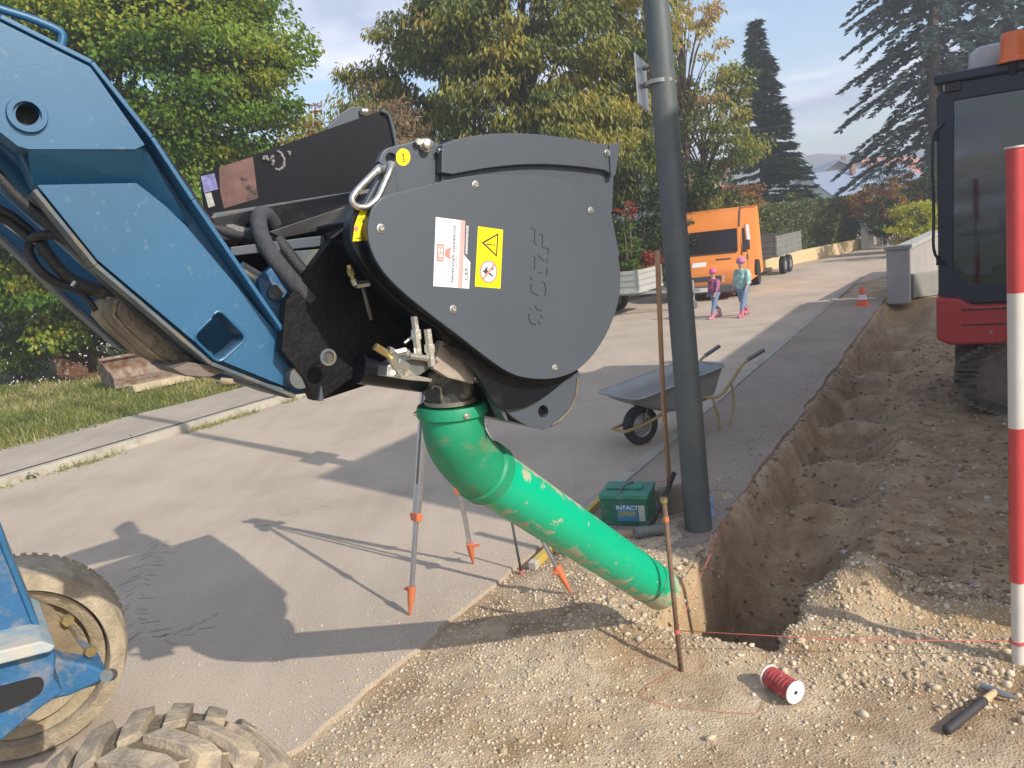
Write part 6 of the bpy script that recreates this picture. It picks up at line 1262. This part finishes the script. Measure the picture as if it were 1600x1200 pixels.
for i, (x, y, lb) in enumerate(((28, 748, 'low green weed clump at the left edge of the road'), (205, 696, 'small green weed clump on the left kerb'), (340, 655, 'green weed clump further along the left kerb'), (545, 600, 'green weed at the kerb under the hitch'))):
    rng = np.random.default_rng(i+90); c = gp(x, y); o = thing('weed', lb, 'plant', c); B = c+rng.normal(size=(7, 3))*[.10, .10, .01]+vec(0, 0, .03); foliage('leaves', B, 60, .09, .05, M_mgreen, o, rng, droop=-.4, tint=(.1, .8))
# daisies
k = 420; s = RNG.uniform(6, 14, k); n = RNG.uniform(-17, -13.2, k); P = []; 
tgt = [(20, 560), (80, 545), (130, 560), (60, 620), (150, 545), (30, 600), (165, 540), (190, 560), (100, 590), (60, 665)]
C = []; 
for i in range(120):
    t = tgt[RNG.integers(0, len(tgt))]; d0_ = RNG.uniform(15.6, 17.4); p = dp(t[0]+RNG.normal()*16, t[1]+RNG.normal()*12, d0_); C.append(p)
C = np.array(C); mb = MB()
for p in C:
    if p[2] < .05: p[2] = .1+.3*random.random()
    nn = unit(RNG.normal(size=3)*.5+vec(.4, -.7, .6)); a_ = unit(np.cross(nn, ZV)); b_ = np.cross(nn, a_); r_ = random.uniform(.010, .019)
    mb.add([p+(a_*math.cos(q)+b_*math.sin(q))*r_*(1 if j % 2 else .55) for j, q in enumerate(np.linspace(0, 2*math.pi, 12, endpoint=False))], [tuple(range(12))])
tag(mb.build('daisies', mat('daisy white', (.75, .74, .68), .7), None), 'scattered white daisies in front of the shrubs', 'flowers', kind='stuff')

# ============================================================ RUSTY EXCAVATOR BUCKETS AND WOOD ON THE VERGE
def digger(label, a, b, dpt, hh, material, seed):
    """open ditch cleaning bucket lying on its back: a..b along the cutting edge"""
    a = np.array(a, float); b = np.array(b, float); d = b-a; L = np.linalg.norm(d); d /= L; s_ = vec(-d[1], d[0], 0); o = thing('excavator_bucket', label, 'bucket', (a+b)/2*vec(1, 1, 0), 'old excavator buckets on the verge')
    prof = [(0, .0), (.0, .05), (dpt*.45, .02), (dpt*.85, .10), (dpt, hh*.6), (dpt*.92, hh), (dpt*.80, hh*1.02)]
    V = [a+s_*u+ZV*z for u, z in prof]+[b+s_*u+ZV*z for u, z in prof]; n = len(prof); mb = MB(); mb.add(V, [(i, i+1, n+i+1, n+i) for i in range(n-1)]); q = mb.build('shell', material, o, False); m_ = q.modifiers.new('s', 'SOLIDIFY'); m_.thickness = .025
    for p in (a, b): slab('side_plate', [p+s_*u+ZV*z for u, z in ((0, .0), (dpt*.5, .0), (dpt*.9, .10), (dpt*1.02, hh*.6), (dpt*.95, hh*1.02), (dpt*.5, hh*.8), (-.02, hh*.42))], d*.03, material, o, bevel=.004)
    mb = MB(); mb.box((a+b)/2+s_*dpt*.93+ZV*(hh*1.02), (L, .06, .05), (d, s_, ZV)); mb.build('lip', material, o); return o
M_buck = mat('bucket steel', (.26, .21, .16), .8, .2, var=.25, vscale=8., bump=.3, bscale=60., dirt=(.17, .075, .035), dscale=5., dlo=.45, dhi=.6)
zz = .12
digger('wide pale rusty excavator bucket lying open on the grass', gp(180, 608, zz+.02), gp(300, 584, zz+.02), .75, .55, M_buck, 1)
digger('darker rusty excavator bucket lying behind the wide one', gp(138, 590, zz), gp(190, 576, zz), .85, .55, M_rust, 2)
bp_ = [gp(205, 604, zz+.05), gp(298, 590, zz+.05)]
tag(MB().bar(gp(205, 608, zz+.06), gp(300, 588, zz+.06), .22, .13).build('timber_beam', mat('pale timber', (.48, .38, .25), .8, var=.2, vscale=5.), None, bevel=.008), 'pale timber beam lying in front of the wide rusty bucket', 'timber')
tag(MB().bar(gp(95, 588, zz+.05), gp(165, 574, zz+.05), .12, .08).build('timber_beam', M_wood, None, bevel=.008), 'short brown timber beam left of the rusty buckets', 'timber')
rs = [];
for i, (x, y, r_) in enumerate(((355, 600, .16), (372, 594, .13), (388, 602, .12), (250, 566, .2), (272, 562, .17), (225, 560, .18))):
    c = gp(x, y, zz)+ZV*r_*.4; V = IV*(1+RNG.uniform(-.22, .22, (len(IV), 1)))*[1.3, 1., .7]*r_+c; o = link('boulder', fastmesh('boulder', V, IF, M_stone)); tag(o, ('pale broken concrete lump nearest the kerb by the loader arm', 'concrete lump second from the kerb', 'flat concrete lump beside the arm tip', 'large stone behind the wide rusty bucket', 'stone right of the large one behind the bucket', 'stone left of the large one behind the bucket')[i], 'stone', 'lumps of stone on the verge')

# ============================================================ AIR
hz = MB().box((100., 250., 14.2), (1110., 630., 33.4)).build('haze', bpy.data.materials.new('haze'), None); hz.data.materials[0].use_nodes = True
t = hz.data.materials[0].node_tree; t.nodes.clear(); o_ = N(t, 'ShaderNodeOutputMaterial'); v_ = N(t, 'ShaderNodeVolumePrincipled'); v_.inputs['Color'].default_value = (.93, .94, 1., 1); v_.inputs['Density'].default_value = .0035; v_.inputs['Anisotropy'].default_value = .2
t.links.new(v_.outputs[0], o_.inputs['Volume']); tag(hz, 'thin bluish haze hanging over the street', 'haze', kind='stuff')

s, n = sample(1800, .8, 7, -4.2, -2.58, lambda s, n: np.exp((n+2.58)*2.6)*(1-.5*sst(4.5, 5.5, s)), 1.)
z_ = stones('grit', s, n, .002+.006*RNG.random(len(s))**3, M_stone); tag(z_, 'grit spilled over the asphalt beside the dug up strip', 'grit', kind='stuff')
